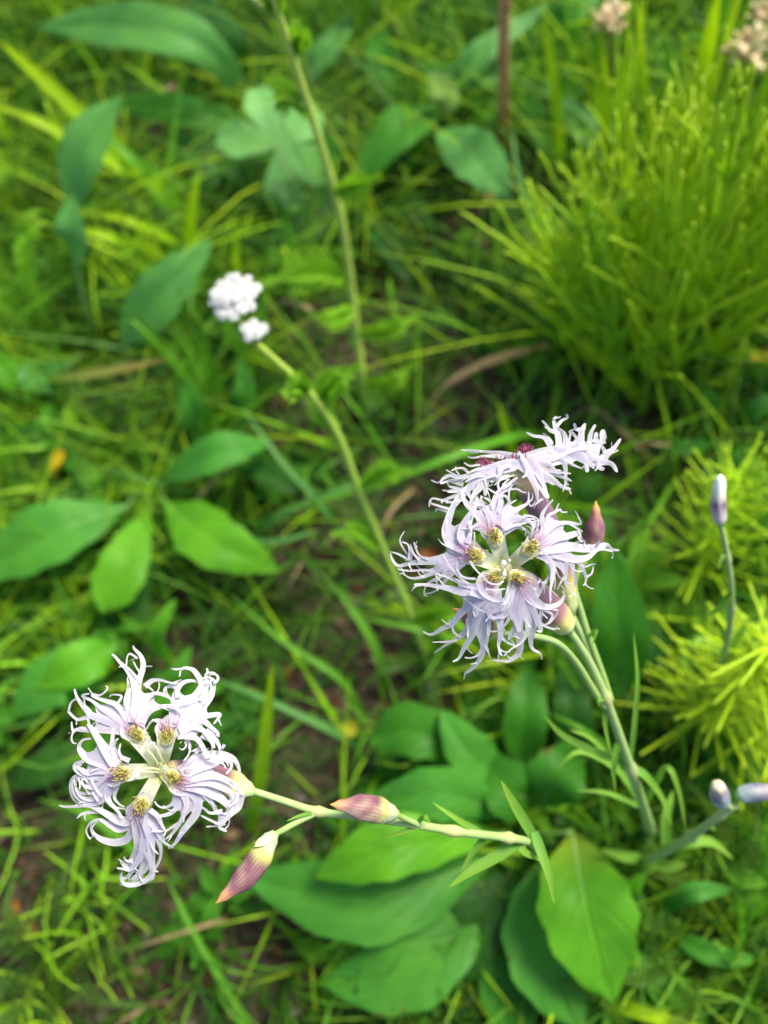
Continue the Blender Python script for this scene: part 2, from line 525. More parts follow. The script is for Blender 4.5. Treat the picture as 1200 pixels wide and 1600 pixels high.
def lathe_bud(name, parent, path, prof, cfun, sides=44, mat=None):
    """tube of varying radius; cfun(t, angle) gives the colour"""
    mb = MB(); pts = path; n = len(pts)-1
    ts = tangents(pts)
    tc = (CAM-pts[n//2]).normalized()
    u = (tc-ts[0]*tc.dot(ts[0])).normalized()
    rings, cols = [], []
    for i, (p, t) in enumerate(zip(pts, ts)):
        u = (u-t*u.dot(t)).normalized(); w = t.cross(u); s = i/n
        r = prof(s)
        ring, cc = [], []
        for j in range(sides):
            th = 2*math.pi*j/sides
            rr = r*(1+0.03*math.cos(5*th)+0.012*math.cos(22*th))
            ring.append(p+(u*math.cos(th)+w*math.sin(th))*rr); cc.append(cfun(s, th))
        rings.append(ring); cols.append(cc)
    mb.ring_skin(rings, cols)
    return mb.build(name, mat or M_STEM, parent)
def pchip(stops):
    def f(t):
        for (t0, a), (t1, b) in zip(stops, stops[1:]):
            if t <= t1:
                k = (t-t0)/(t1-t0); k = k*k*(3-2*k)
                return a+(b-a)*k
        return stops[-1][1]
    return f
def bud_colour(purple=0.8, seed=0):
    def f(s, th):
        stripe = (0.5+0.5*math.cos(th*22+seed))*(0.6+0.4*math.sin(s*23+th*3))
        side = 0.5+0.5*math.sin(th+seed*1.7)
        base = ramp([(0, C_STEMPALE), (0.14, (0.40, 0.48, 0.30)), (0.24, C_OLIVE), (0.36, C_PURPLE), (0.72, (0.16, 0.05, 0.085)), (0.88, (0.50, 0.22, 0.09)), (1.0, C_TIP)], s)
        pale = ramp([(0, C_STEMPALE), (0.3, (0.52, 0.45, 0.24)), (0.8, (0.56, 0.40, 0.33)), (1.0, C_TIP)], s)
        k = (0.10+0.42*stripe)*(0.30+0.9*side)*(1.7-purple)+0.10*noise.noise(Vector((s*9, th*2, seed)))
        return jit(lerp3(base, pale, max(0, min(1, k))), 0.10)
    return f
def bud(plant, a, b, r_px, depth_a, depth_b, seed, purple=0.8, bend=(0, 0)):
    """closed bud from base pixel a to tip pixel b"""
    A, B = P(a[0], a[1], depth_a), P(b[0], b[1], depth_b)
    m = P((a[0]+b[0])/2+bend[0], (a[1]+b[1])/2+bend[1], (depth_a+depth_b)/2)
    path = catmull([A, m, B], 13)
    r = r_px*depth_a/FPX
    pf = pchip([(0, 0.28), (0.10, 0.62), (0.30, 1.0), (0.55, 0.96), (0.85, 0.42), (1.0, 0.05)])
    o = lathe_bud('bud', plant, path, lambda s: r*pf(s), bud_colour(purple, seed))
    # scales clasping the foot
    ax = (B-A).normalized(); tc = (CAM-A).normalized(); side = tc.cross(ax).normalized()
    for k in range(4):
        th = k*math.pi/2+0.6+seed
        out = tc*math.cos(th)+side*math.sin(th)
        mb = MB(); rows, cols, L = [], [], (B-A).length*0.27
        for i in range(7):
            t = i/6
            pr = pf(0.27*t)*r*1.07+0.00012
            wa = 0.80*(1-t**2.5)+0.02
            rows.append([A+ax*(L*t)+(out*math.cos(g*wa)+ax.cross(out)*math.sin(g*wa))*pr for g in (-1, -0.5, 0, 0.5, 1)])
            cols.append(jit(ramp([(0, C_STEMPALE), (0.6, (0.42, 0.50, 0.40)), (1, (0.60, 0.52, 0.18))], t), 0.06))
        mb.sheet(rows, cols)
        mb.build('bud_scale', M_STEM, o)
    return o
def calyx(flower, path_px, r_px, seed, prof=None, purple=0.8):
    q = [P(x, y, d) for x, y, d in path_px]
    path = catmull(q, 8); r = r_px*path_px[0][2]/FPX
    pf = pchip(prof or [(0, 0.55), (0.15, 0.85), (0.5, 0.95), (0.85, 1.0), (1.0, 0.92)])
    return lathe_bud('calyx', flower, path, lambda s: r*pf(s), bud_calyx_colour(seed, purple))
def bud_calyx_colour(seed, purple):
    def f(s, th):
        stripe = 0.5+0.5*math.cos(th*22+seed)
        base = ramp([(0, C_STEMPALE), (0.12, (0.45, 0.52, 0.25)), (0.26, (0.58, 0.55, 0.16)), (0.36, (0.24, 0.08, 0.09)), (0.5, (0.16, 0.06, 0.11)), (0.85, (0.19, 0.09, 0.16)), (0.94, (0.60, 0.50, 0.22)), (1, (0.66, 0.48, 0.20))], s)
        return jit(lerp3(base, (0.46, 0.34, 0.38), 0.42*stripe*(s > 0.3)), 0.06)
    return f
def px_stem(plant, pts, name='stem', cols=(C_STEMPALE, C_STEM), nodes=()):
    """stem along (x, y, depth, width px); nodes: fractions with swollen joints"""
    q = catmull([(x, y, d*1000, ) for x, y, d, w in pts], 8)
    wq = catmull([(w, 0, 0) for x, y, d, w in pts], 8)
    n = len(q)-1; pp, rr, cc = [], [], []
    for i, (v, w) in enumerate(zip(q, wq)):
        d = v.z/1000; s = i/n
        g = depth_of(G(v.x, v.y, -0.006)); d = min(d, g+0.0002*i)
        pp.append(P(v.x, v.y, d))
        k = 1+sum(0.55*math.exp(-((s-m)/0.012)**2) for m in nodes)
        rr.append(w.x*d/FPX/2*k)
        c = lerp3(cols[0], cols[1], s)
        kk = sum(math.exp(-((s-m)/0.016)**2) for m in nodes)
        cc.append(lerp3(c, (0.46, 0.42, 0.20), min(0.7, kk*0.6)))
    mb = MB(); tube(mb, pp, rr, cc, 10)
    return mb.build(name, M_STEM, plant)
def px_leaf(plant, pts, w, name='leaf', cols=((0.13, 0.33, 0.05), (0.24, 0.43, 0.05)), fold=0.25, base=0.7, mat=None):
    """narrow leaf along (x, y, depth)"""
    q = catmull([(x, y, d*1000) for x, y, d in pts], 6); n = len(q)-1
    pp = [P(v.x, v.y, v.z/1000) for v in q]
    mb = MB()
    nr = (CAM-pp[n//2]).normalized()*0.8+Vector((0.2, 0.3, 0.5))
    blade_sheet(mb, pp, w*q[n//2].z/1000/FPX, nr.normalized(), [lerp3(cols[0], cols[1], i/n) for i in range(n+1)], fold=fold, base=base)
    return mb.build(name, mat or M_BLADE, plant)

L1, L2, L3, L4, L5 = (90, 1000, 8), (210, 1020, 8), (90, 1130, 8), (230, 1150, 7.06), (130, 1250, 8)
R1, R2, R3, R4 = (660, 640, 7.5), (810, 640, 7.06), (600, 800, 7.5), (690, 740, 7.5)
R5, R6, R7 = (800, 770, 6.667), (650, 900, 7.5), (760, 880, 7.5)

# ------------------------------------------------------------------ the fringed pink with two long buds on its leaning stem
PK1 = thing('fringed_pink', 'fringed pink with one open white flower and two long purple buds on a leaning stem', 'flower', G(842, 1332, 0))
F1 = empty_part('flower', PK1)
BL1 = Bloom((252, 1202), 0.250, gx=0.00001, gy=0.0, droop=0.006)
throat(F1, BL1)
petal(F1, BL1, (214, 1148), [
  ([(960,1030),(985,780),(1010,540),(1070,330),(1040,200),(960,110),(945,65)], 15, 3.2),
  ([(930,1030),(980,740),(955,520),(870,370),(780,280),(720,210),(675,175)], 13, 3.6, .0005),
  ([(860,360),(790,330),(765,345)], 3, 2.2),
  ([(1000,230),(910,172),(872,210),(858,330)], 3, 2.6, .001),
  ([(1050,430),(990,350),(945,265)], 3.6, 2.6),
  ([(985,225),(900,262)], 2.2, 2),
  ([(1040,540),(960,430),(870,330)], 5, 2.6, .0006),
  ([(910,950),(850,780),(885,620),(880,500)], 8, 5.5),
  ([(850,860),(870,740),(930,590),(950,520)], 6, 4, .0005),
  ([(880,990),(740,815),(600,760),(450,710),(420,680)], 11, 3),
  ([(420,680),(520,692),(590,650),(625,600),(600,570)], 4, 2.6, .0008),
  ([(745,800),(800,705),(720,682),(665,690),(655,715)], 4, 2),
  ([(880,1060),(700,950),(540,850),(430,760),(340,720),(310,690),(400,670)], 10, 3),
  ([(480,830),(500,900),(560,950),(700,1010),(800,1060)], 2.6, 4),
  ([(880,1090),(620,1010),(430,945),(380,890),(300,800),(240,710),(210,610)], 15, 4),
  ([(430,950),(320,980),(240,990),(150,910),(140,880),(170,780),(240,730)], 6, 3),
  ([(240,990),(235,1060)], 3, 2.6),
  ([(380,960),(390,1030),(430,1110)], 4, 3),
  ([(880,1140),(620,1130),(400,1130),(250,1120),(200,1140),(180,1090),(175,1020)], 11, 3),
  ([(400,1140),(300,1100),(210,1140),(175,1210),(190,1280),(240,1295)], 5, 2.4),
  ([(80,880),(130,610),(250,510),(400,540),(490,610)], 13, 3, .0012, L2),
  ([(60,910),(170,740),(350,670),(500,680),(600,760)], 13, 4, .001, L2),
  ([(450,665),(600,635),(750,590),(870,550)], 5, 2.2, .0025, L2),
  ([(130,420),(220,350),(320,340),(430,370),(530,390)], 8, 3, .0012, L2),
  ([(130,380),(170,420),(240,480)], 4, 3, .001, L2),
  ([(900,980),(870,860),(820,800)], 7, 4),
], L1, claw_w=(19, 30))
petal(F1, BL1, (260, 1151), [
  ([(500,930),(480,700),(500,560),(560,420),(640,360),(740,350),(800,380)], 13, 4),
  ([(545,560),(530,450),(480,420),(400,430),(370,480),(400,540)], 8, 3, .0008),
  ([(540,900),(640,700),(720,580),(800,480),(840,380),(760,240),(700,200),(620,190),(580,220),(565,300)], 15, 3.4),
  ([(570,890),(740,720),(840,600),(890,480),(900,350),(900,280),(915,240),(905,190)], 15, 3, .0006),
  ([(620,880),(820,720),(950,580),(990,480),(1000,380),(980,330),(930,300)], 9, 4),
  ([(1000,380),(1045,330),(1030,280),(980,265),(930,280)], 5, 3, .0008),
  ([(860,640),(940,520),(960,420),(920,350),(880,340)], 5, 4, .0012),
  ([(820,600),(900,450),(960,340),(900,300),(850,330)], 4, 3, .0018),
  ([(560,920),(760,830),(900,790),(1050,770),(1060,800),(990,890)], 13, 4),
  ([(560,940),(760,850),(860,850),(960,930),(1040,1000),(1040,1040)], 13, 5),
  ([(560,980),(720,920),(860,970),(950,1080),(1000,1190)], 13, 6, .0006),
  ([(900,960),(1000,1030),(1050,1120),(1080,1200)], 6, 4),
  ([(560,1010),(700,1020),(820,1120),(880,1200)], 12, 6),
  ([(440,0),(560,40),(640,170),(740,260),(840,310),(870,360)], 9, 3, .003, L4),
  ([(540,1060),(640,1060),(690,1130),(680,1200)], 6, 3, .0008),
  ([(420,10),(470,100),(460,200),(400,280)], 5, 3, .001, L4),
  ([(420,60),(430,110),(390,150),(350,130)], 3.4, 2.2, .001, L4),
  ([(600,-10),(700,60),(720,130),(700,180)], 6, 4, .001, L4),
  ([(690,-20),(780,80),(800,160)], 8, 4, .0005, L4),
  ([(850,90),(835,130),(818,165)], 5, 4, 0, L4),
  ([(560,140),(520,160),(480,170)], 4, 3, .001, L4),
  ([(450,980),(330,850),(230,850),(180,900),(150,960)], 6, 3, .0005),
  ([(360,960),(300,880),(220,830)], 4, 2.4, .001),
], L2, claw_w=(19, 29))
petal(F1, BL1, (191, 1208), [
  ([(760,520),(600,330),(500,180),(430,70),(370,10)], 19, 5),
  ([(660,420),(680,240),(700,60)], 10, 6),
  ([(720,460),(690,330),(720,230),(760,190)], 7, 4),
  ([(900,470),(800,420),(770,340),(790,250)], 7, 3),
  ([(740,580),(540,500),(380,440),(290,350),(270,280),(320,210),(420,190)], 16, 3.4),
  ([(700,600),(500,600),(380,620),(300,580),(260,540),(300,490),(330,490)], 11, 4, .0008),
  ([(700,610),(420,655),(280,620),(215,560),(230,500),(320,470)], 11, 4),
  ([(520,570),(440,590),(400,620)], 3, 2.4, .0012),
  ([(700,630),(500,680),(360,665),(230,670),(170,730),(160,830),(200,950),(300,1030)], 10, 4),
  ([(700,680),(640,790),(580,930),(480,1000),(340,990),(220,900),(185,780),(210,690)], 12, 3, .0004),
  ([(680,660),(540,870),(420,950),(300,920),(230,830),(225,740),(260,690)], 10, 2.6, .001),
  ([(660,650),(500,830),(380,880),(270,860),(240,800)], 8, 3, .0016),
  ([(640,640),(470,790),(380,800),(320,770),(300,720),(340,700),(380,740)], 7, 2.6, .0022),
  ([(420,700),(490,840),(560,920)], 3.4, 4, .003),
  ([(440,860),(500,960),(490,1000)], 4, 5, .0022),
  ([(260,690),(280,760),(275,830)], 3, 2.4, .002),
  ([(720,700),(630,900),(660,1000),(720,1060),(810,1180)], 13, 4),
  ([(760,760),(710,920),(770,1010),(840,1050)], 6, 3),
], L3, claw_w=(19, 29))
petal(F1, BL1, (270, 1214), [
  ([(370,420),(500,330),(620,220),(740,200),(860,210),(960,260),(1010,350),(1020,430)], 19, 5),
  ([(380,430),(560,350),(720,300),(820,260),(900,270),(930,340),(870,420)], 17, 4, .0006),
  ([(350,370),(480,260),(560,160),(590,60)], 9, 5),
  ([(380,470),(600,430),(760,440),(900,500),(1000,580),(1060,650)], 18, 5, .0003),
  ([(390,490),(640,490),(800,540),(900,600),(930,680),(880,760)], 21, 6),
  ([(400,520),(600,570),(760,650),(850,720),(900,800),(860,920),(800,1000),(850,1040),(880,1050)], 18, 3),
  ([(400,530),(580,590),(700,720),(760,820),(800,880)], 14, 5),
  ([(820,850),(790,960),(700,930),(590,875)], 7, 3, .0006),
  ([(830,830),(700,850),(640,810),(600,780)], 6, 3, .0006),
  ([(860,960),(770,990),(650,1000)], 6, 3, .0004),
  ([(1040,650),(1010,770),(940,850),(860,930)], 13, 8, .0005),
  ([(940,640),(960,760),(880,850),(800,900)], 11, 6, .001),
  ([(1000,560),(990,700),(900,780)], 6, 4, .0016),
  ([(390,550),(500,620),(560,720),(540,850),(450,980),(370,1090),(310,1180)], 19, 8),
  ([(370,570),(420,680),(430,780),(380,920),(290,1060),(200,1140)], 12, 4, .0006),
  ([(360,960),(220,1040),(180,1110)], 5, 3),
  ([(330,560),(350,680),(330,780),(240,860),(100,890)], 14, 5),
  ([(290,570),(310,660),(270,750),(190,790),(120,770),(80,720)], 8, 2.6),
  ([(420,1000),(310,1180),(230,1240)], 8, 4, .001),
], L4, claw_w=(19, 29), lam=44)
petal(F1, BL1, (221, 1258), [
  ([(690,180),(700,420),(680,600),(610,740),(570,820),(500,790)], 21, 4),
  ([(730,190),(780,420),(790,600),(760,760),(700,900),(600,1000)], 19, 6),
  ([(770,190),(840,420),(850,600),(860,760),(860,900),(780,1000),(640,1060),(520,1050),(470,960),(490,900)], 15, 4, .0006),
  ([(760,480),(720,700),(600,860),(500,860),(420,850)], 12, 3, .001),
  ([(740,660),(640,840),(560,950),(500,980),(480,940)], 10, 3, .0014),
  ([(800,640),(820,800),(720,940),(600,1040),(540,1040)], 9, 4, .0018),
  ([(620,760),(540,760),(505,705)], 5, 3, .001),
  ([(560,860),(500,820),(460,765)], 4, 2.2, .001),
  ([(780,200),(900,330),(980,470),(1030,540),(1130,600)], 14, 2.6),
  ([(940,480),(970,620),(960,740),(900,870),(940,900)], 7, 3),
  ([(820,480),(870,600),(940,680)], 4, 3, .0012),
  ([(830,120),(930,200),(980,310),(1010,380),(860,390)], 8, 4, .0008),
  ([(660,160),(560,260),(440,250),(320,190),(180,110),(60,70),(-80,80),(-224,85),(-305,65)], 15, 2.6),
  ([(440,240),(200,150),(0,170),(-80,230)], 8, 3.4),
  ([(620,270),(540,340),(440,370),(340,320),(220,250),(100,280),(40,370),(60,450),(95,490)], 11, 2.6),
  ([(640,340),(540,490),(400,530),(250,500),(140,430),(100,340),(130,280)], 14, 4),
  ([(870,940),(800,1030),(700,1050)], 6, 3, .001),
  ([(880,900),(870,980),(800,1010)], 5, 4, .0014),
], L5, claw_w=(19, 28))
stamen(F1, BL1, [(250,1203),(232,1200),(217,1205),(214,1213)], 4.2, 4.5)
stamen(F1, BL1, [(248,1196),(238,1180),(228,1168),(240,1160)], 4.2, 0)
stamen(F1, BL1, [(256,1194),(246,1172),(240,1162)], 4, 3.0)
stamen(F1, BL1, [(250,1207),(235,1206),(222,1206)], 2.6, 0)
calyx(F1, [(398, 1238, .262), (372, 1228, .263), (330, 1214, .264), (285, 1205, .262), (258, 1203, .258)], 20, 1.0,
      prof=[(0, 0.30), (0.12, 0.62), (0.3, 1.0), (0.6, 1.0), (0.9, 0.75), (1.0, 0.5)])
px_stem(PK1, [(396,1236,.262,11),(440,1250,.264,11),(497,1268,.266,12.5),(560,1276,.268,12),(640,1287,.272,13),(720,1300,.277,13),(795,1309,.283,13),(828,1316,.292,13),
              (840,1326,.33,14),(842,1332,.42,15),(842,1333,.52,16),(842,1333,.61,18)], nodes=(0.185, 0.44, 0.545))
px_stem(PK1, [(497,1268,.266,11),(465,1284,.263,10),(440,1298,.260,9.5),(425,1306,.259,9)], name='bud_stalk')
bud(PK1, (431, 1301), (337, 1412), 19, .259, .252, 0.4, 0.9, bend=(5, 7))
bud(PK1, (622, 1272), (516, 1257), 20, .262, .255, 2.1, -0.6, bend=(0, -3))
px_stem(PK1, [(655,1289,.272,9),(635,1280,.268,9),(618,1272,.263,9)], name='bud_stalk')
for pts, w in (([(492,1270,.265),(470,1274,.262),(448,1283,.260)], 6), ([(654,1284,.271),(664,1276,.268),(672,1284,.27)], 8),
               ([(812,1316,.287),(770,1342,.285),(735,1362,.284),(702,1386,.284)], 19), ([(760,1306,.281),(740,1330,.282),(720,1362,.283)], 11),
               ([(756,1304,.281),(720,1284,.277),(676,1254,.273)], 11), ([(838,1318,.295),(815,1280,.283),(798,1250,.277),(783,1220,.272)], 20),
               ([(834,1300,.29),(846,1335,.285),(858,1370,.284),(866,1412,.286)], 17), ([(812,1308,.288),(818,1330,.286),(845,1345,.29)], 14),
               ([(655,1292,.272),(630,1300,.272),(600,1310,.274)], 8)):
    px_leaf(PK1, pts, w)

# ------------------------------------------------------------------ the fringed pink with two open flowers
PK2 = thing('fringed_pink', 'fringed pink with two open white flowers clustered above a bunch of stems', 'flower', G(1016, 1296, 0))
F2 = empty_part('flower', PK2)
BL2 = Bloom((790, 889), 0.248, gx=0.0, gy=0.00002, droop=0.006)
throat(F2, BL2)
petal(F2, BL2, (744, 868), [
  ([(1000,480),(800,520),(650,560),(480,580),(300,600),(170,630),(100,560),(75,480)], 18, 2.6),
  ([(300,570),(310,470),(280,380),(210,350)], 8, 2.6),
  ([(250,560),(310,530),(270,490),(200,380),(190,310),(240,225)], 4, 2.2),
  ([(420,560),(350,490),(310,370)], 5, 2.2), ([(520,550),(420,510),(370,420),(350,350)], 4, 2.4), ([(385,420),(370,380),(390,340)], 2.6, 2),
  ([(260,540),(160,490),(75,465)], 4, 3),
  ([(940,560),(720,600),(600,680),(440,680),(300,690),(180,670)], 9, 2.4),
  ([(940,590),(680,680),(540,730),(420,770),(320,775),(250,740),(200,650)], 9, 2.2, .0006),
  ([(650,580),(580,670),(480,720),(430,670),(375,630)], 4, 2.2),
  ([(290,610),(320,670),(360,690)], 3, 2), ([(240,740),(210,720),(180,730)], 2.6, 2),
  ([(940,610),(740,720),(600,790),(500,850),(470,960),(510,990)], 7, 2.2),
  ([(900,640),(740,780),(640,900),(540,950),(460,955)], 6, 2.2),
  ([(280,860),(110,800),(50,680),(80,540),(120,420),(190,280),(300,150)], 20, 6, .0004, R4),
  ([(330,840),(230,760),(240,640),(300,520),(380,400),(410,330)], 15, 6, .0008, R4),
  ([(60,740),(55,600),(80,480)], 5, 3, .0006, R4),
  ([(300,820),(340,700),(350,560),(420,340)], 8, 3, .0014, R4),
  ([(380,870),(385,760),(385,680)], 3.4, 2.2, .0014, R4),
  ([(1010,580),(1080,680),(1200,800)], 4, 3, .003), ([(700,500),(760,600),(850,720),(960,770),(1080,780)], 3, 4, .003),
  ([(850,580),(860,680),(940,770),(1080,790)], 3.4, 3, .0035),
  ([(640,560),(760,660),(900,780),(1000,840)], 3.2, 3, .0025),
  ([(960,560),(780,620),(680,740),(600,820)], 8, 2.6),
  ([(960,470),(820,450),(740,380),(700,280)], 14, 6),
], R3, claw_w=(19, 30))
petal(F2, BL2, (774, 839), [
  ([(640,620),(640,420),(660,260),(720,180),(830,90),(890,40)], 19, 4),
  ([(680,210),(660,120),(700,75),(780,60)], 4, 2.4), ([(680,220),(740,110),(800,60)], 4, 2.4),
  ([(690,230),(780,190),(880,180),(950,215),(995,220)], 5, 2.2), ([(780,190),(840,130),(900,100)], 3, 2.2),
  ([(610,620),(540,460),(460,350),(400,270)], 12, 5), ([(580,340),(540,300),(500,290)], 3, 2), ([(540,440),(480,330)], 3, 2), ([(600,420),(570,330),(510,290)], 4, 2.2),
  ([(650,240),(540,165),(600,125)], 3, 2.2),
  ([(690,600),(770,400),(795,330),(760,270),(700,250)], 10, 4), ([(790,340),(790,220),(810,180)], 3.4, 2.2), ([(790,360),(880,305)], 3, 2.2), ([(730,420),(730,340)], 3, 2),
  ([(690,620),(780,500),(900,410),(1010,340),(1020,210)], 12, 3, .0008), ([(1000,345),(1060,300),(1065,230)], 3.6, 2.6, .001), ([(1020,350),(1060,380),(1110,300)], 3, 2.2, .001),
  ([(700,640),(820,540),(940,530),(1040,570),(1090,640)], 15, 5),
  ([(740,650),(860,600),(980,580),(1160,545)], 5, 2.4, .002),
  ([(720,700),(880,620),(980,660),(1070,740)], 9, 4),
  ([(1000,530),(1090,540),(1110,600)], 3, 2.4, .0015), ([(960,490),(1060,500),(1130,540),(1135,620)], 3.6, 2.4, .0015),
  ([(590,640),(470,540),(380,440),(260,300),(240,180)], 16, 6),
  ([(570,690),(440,600),(330,640),(200,640)], 9, 3), ([(560,710),(420,650),(300,660)], 8, 3),
  ([(650,640),(660,480),(690,360),(700,260)], 15, 7),
], R4, claw_w=(19, 30))
petal(F2, BL2, (830, 856), [
  ([(260,530),(320,400),(310,250),(360,150),(430,70)], 10, 4),
  ([(270,530),(350,350),(380,240),(440,205),(500,175),(520,200),(580,200)], 9, 2.6),
  ([(270,530),(360,400),(460,330),(560,310),(680,325),(720,310),(685,250)], 11, 3),
  ([(600,320),(680,370),(740,405)], 4, 3),
  ([(280,540),(450,470),(580,450),(690,420),(700,480),(740,510)], 18, 3),
  ([(280,560),(480,560),(620,560),(760,580),(880,570),(980,545),(1040,590),(1120,600)], 23, 4),
  ([(290,590),(500,650),(660,690),(790,670),(880,600),(960,590),(1050,610)], 16, 3, .0004),
  ([(860,580),(890,540),(920,490)], 6, 5), ([(840,600),(820,550),(790,535)], 3, 2.2), ([(760,570),(755,490)], 3.6, 3), ([(650,540),(680,510),(740,510)], 3, 2.2),
  ([(320,590),(520,700),(560,820),(560,940),(640,1040),(680,1090)], 11, 2.2),
  ([(340,580),(600,720),(640,830),(660,920),(645,990)], 10, 4),
  ([(480,660),(680,720),(740,800),(770,890),(760,950),(740,965)], 8, 2.6),
  ([(690,740),(760,770),(830,745),(875,745)], 3, 2.2), ([(770,880),(830,840),(850,760)], 4, 2.6),
  ([(280,610),(400,720),(400,850),(330,960),(270,1100)], 12, 3),
  ([(300,610),(420,760),(420,900),(400,1020),(400,1150)], 11, 3, .0004),
  ([(240,640),(340,700),(380,740)], 7, 4),
  ([(440,760),(490,870),(540,910)], 3, 2.2), ([(430,830),(450,920),(440,1010)], 3, 2.2), ([(540,880),(500,950),(475,1005)], 3, 2.2),
  ([(240,500),(210,420),(240,330),(190,300)], 5, 2.4, .0005), ([(260,460),(260,330),(210,250),(125,240)], 4, 2.2, .001),
  ([(200,470),(210,380),(150,340)], 5, 3),
], R5, claw_w=(19, 29), lam=40)
petal(F2, BL2, (808, 903), [
  ([(360,200),(370,450),(380,620),(380,740),(395,900),(380,1050),(270,1140),(180,1145),(70,1135)], 22, 3),
  ([(390,210),(440,480),(530,650),(550,760),(520,900),(540,1000),(630,1060),(650,1130)], 16, 3),
  ([(400,200),(500,380),(600,470),(700,510),(820,490),(890,430),(915,360),(890,325)], 18, 3, .0006),
  ([(420,330),(540,540),(600,680),(640,790),(590,795)], 15, 4, .0003),
  ([(600,470),(640,560),(640,700),(780,770),(830,740)], 8, 2.4),
  ([(650,540),(770,600),(740,680),(690,720)], 4, 3), ([(700,540),(830,550),(810,620),(740,700),(680,720)], 3.4, 3), ([(650,580),(720,650)], 3, 2.6), ([(560,320),(590,260),(635,185)], 4, 3),
  ([(340,210),(300,450),(320,600),(340,720),(280,830),(260,900)], 19, 2.6),
  ([(310,220),(240,470),(150,540),(50,580),(30,600),(100,640),(180,610)], 12, 4, .0008),
  ([(320,260),(260,550),(180,640),(60,620)], 11, 3, .0004),
  ([(420,620),(470,720),(470,840),(400,940),(300,1000),(200,1090)], 6, 3),
  ([(400,780),(480,800),(540,720)], 3.4, 3), ([(180,870),(250,930),(370,980)], 5, 3), ([(300,580),(220,720),(130,790),(30,800)], 5, 3, .0006),
  ([(340,800),(280,870),(320,940),(350,1005)], 3, 2.2), ([(280,860),(340,860),(400,890)], 3, 2.6),
  ([(280,400),(180,640),(160,800),(140,950),(160,1050),(185,1085)], 11, 3),
  ([(350,240),(340,500),(370,700),(390,800)], 20, 8), ([(390,240),(410,500),(460,650),(520,760)], 14, 5),
], R7, claw_w=(19, 29), lam=44)
petal(F2, BL2, (774, 901), [
  ([(900,120),(720,290),(560,400),(470,500),(420,560),(300,620),(200,680),(140,680),(80,650)], 16, 3),
  ([(540,430),(450,520),(430,620),(480,690),(600,740)], 6, 3), ([(400,540),(385,510)], 3, 2.6),
  ([(890,130),(700,360),(640,520),(590,640),(480,730),(330,820),(210,905)], 19, 3),
  ([(480,750),(350,770),(190,775)], 4, 2.4),
  ([(890,130),(760,360),(700,540),(660,680),(560,850),(500,965),(430,1005)], 21, 3), ([(600,500),(610,620),(605,720)], 5, 3),
  ([(900,140),(780,400),(740,600),(770,740),(780,850),(730,1000),(650,1090),(580,1140),(575,1165)], 16, 3.4),
  ([(770,860),(720,930),(640,960),(570,955)], 4, 2.4),
  ([(910,150),(840,400),(830,600),(820,760),(800,880),(750,1000),(640,1035)], 15, 2.6), ([(820,820),(850,900),(880,1005)], 4, 3),
  ([(940,150),(960,420),(990,600),(990,720),(970,820),(1010,935)], 15, 3),
  ([(1220,940),(1060,930),(900,930),(740,890),(560,860),(440,850),(350,850)], 16, 4, .001, R3), ([(440,855),(370,870),(320,930)], 4, 3, .001, R3),
  ([(1200,890),(980,860),(860,810),(740,760),(600,720)], 11, 4, .001, R3), ([(740,890),(680,830),(600,740)], 4, 2.6, .001, R3),
  ([(640,180),(760,230),(900,300),(1000,320),(1060,300),(1090,200)], 10, 5, .0035),
  ([(740,80),(780,190),(870,260),(980,290),(1060,240),(1080,150)], 8, 5, .0038),
  ([(780,0),(860,80),(960,95),(1030,60)], 3.2, 3, .0038), ([(820,150),(920,160),(1050,150)], 3, 3, .0032), ([(570,260),(640,320),(760,400),(850,430)], 3, 2.4, .002),
  ([(860,450),(960,400),(1050,350)], 4, 3, .002), ([(860,470),(930,500),(1020,440),(1080,330)], 6, 4, .002),
  ([(890,140),(860,300),(860,480),(850,700)], 16, 7), ([(880,140),(720,340),(700,480)], 16, 10),
], R6, claw_w=(19, 27), lam=40, beard_r=12)
stamen(F2, BL2, [(790,890),(788,884),(787,880)], 4.5, 5, lift=.005)
stamen(F2, BL2, [(791,896),(789,890),(788,897)], 4, 4, lift=.005)
stamen(F2, BL2, [(790,887),(793,880),(796,876)], 3, 2.5, lift=.003)
calyx(F2, [(890, 985, .285), (872, 966, .281), (845, 938, .274), (815, 908, .263), (795, 892, .256)], 23, 1.4,
      prof=[(0, 0.35), (0.12, 0.8), (0.3, 1.0), (0.6, 0.95), (0.9, 0.65), (1.0, 0.45)])
# second flower of that plant, seen from its side
F3 = empty_part('flower', PK2)
BL3 = Bloom((815, 735), 0.258, gx=0.0, gy=-0.00004, droop=0.004, rise=0.0)
petal(F3, BL3, (760, 727), [
  ([(1180,570),(950,520),(800,500),(600,480),(445,475)], 10, 3), ([(1130,590),(900,550),(720,545),(600,565),(530,555)], 8, 2.6),
  ([(1130,640),(850,680),(700,720),(560,770),(430,790),(320,770),(240,810),(210,870)], 14, 4), ([(1100,620),(900,640),(760,690),(640,700),(540,740)], 12, 3), ([(1080,660),(880,720),(760,760),(620,780),(500,850)], 13, 4), ([(1040,640),(940,690),(900,760),(860,800)], 8, 3, .001),
  ([(560,760),(480,690),(400,690),(340,715)], 5, 2.6), ([(430,760),(390,700),(395,660)], 3, 2.2), ([(460,810),(340,740),(275,705)], 3.4, 2.2),
  ([(320,770),(250,810),(180,855),(100,825)], 4, 2.6), ([(480,820),(320,830),(220,870)], 6, 3.4), ([(480,880),(300,840)], 6, 4), ([(480,920),(320,950),(235,945)], 6, 3), ([(460,960),(290,965)], 6, 3), ([(420,920),(320,900),(290,850)], 4, 3),
  ([(820,700),(680,650),(560,660),(485,620)], 6, 2.4),
], R1, nohair=True, lam=8, claw_w=(12, 15))
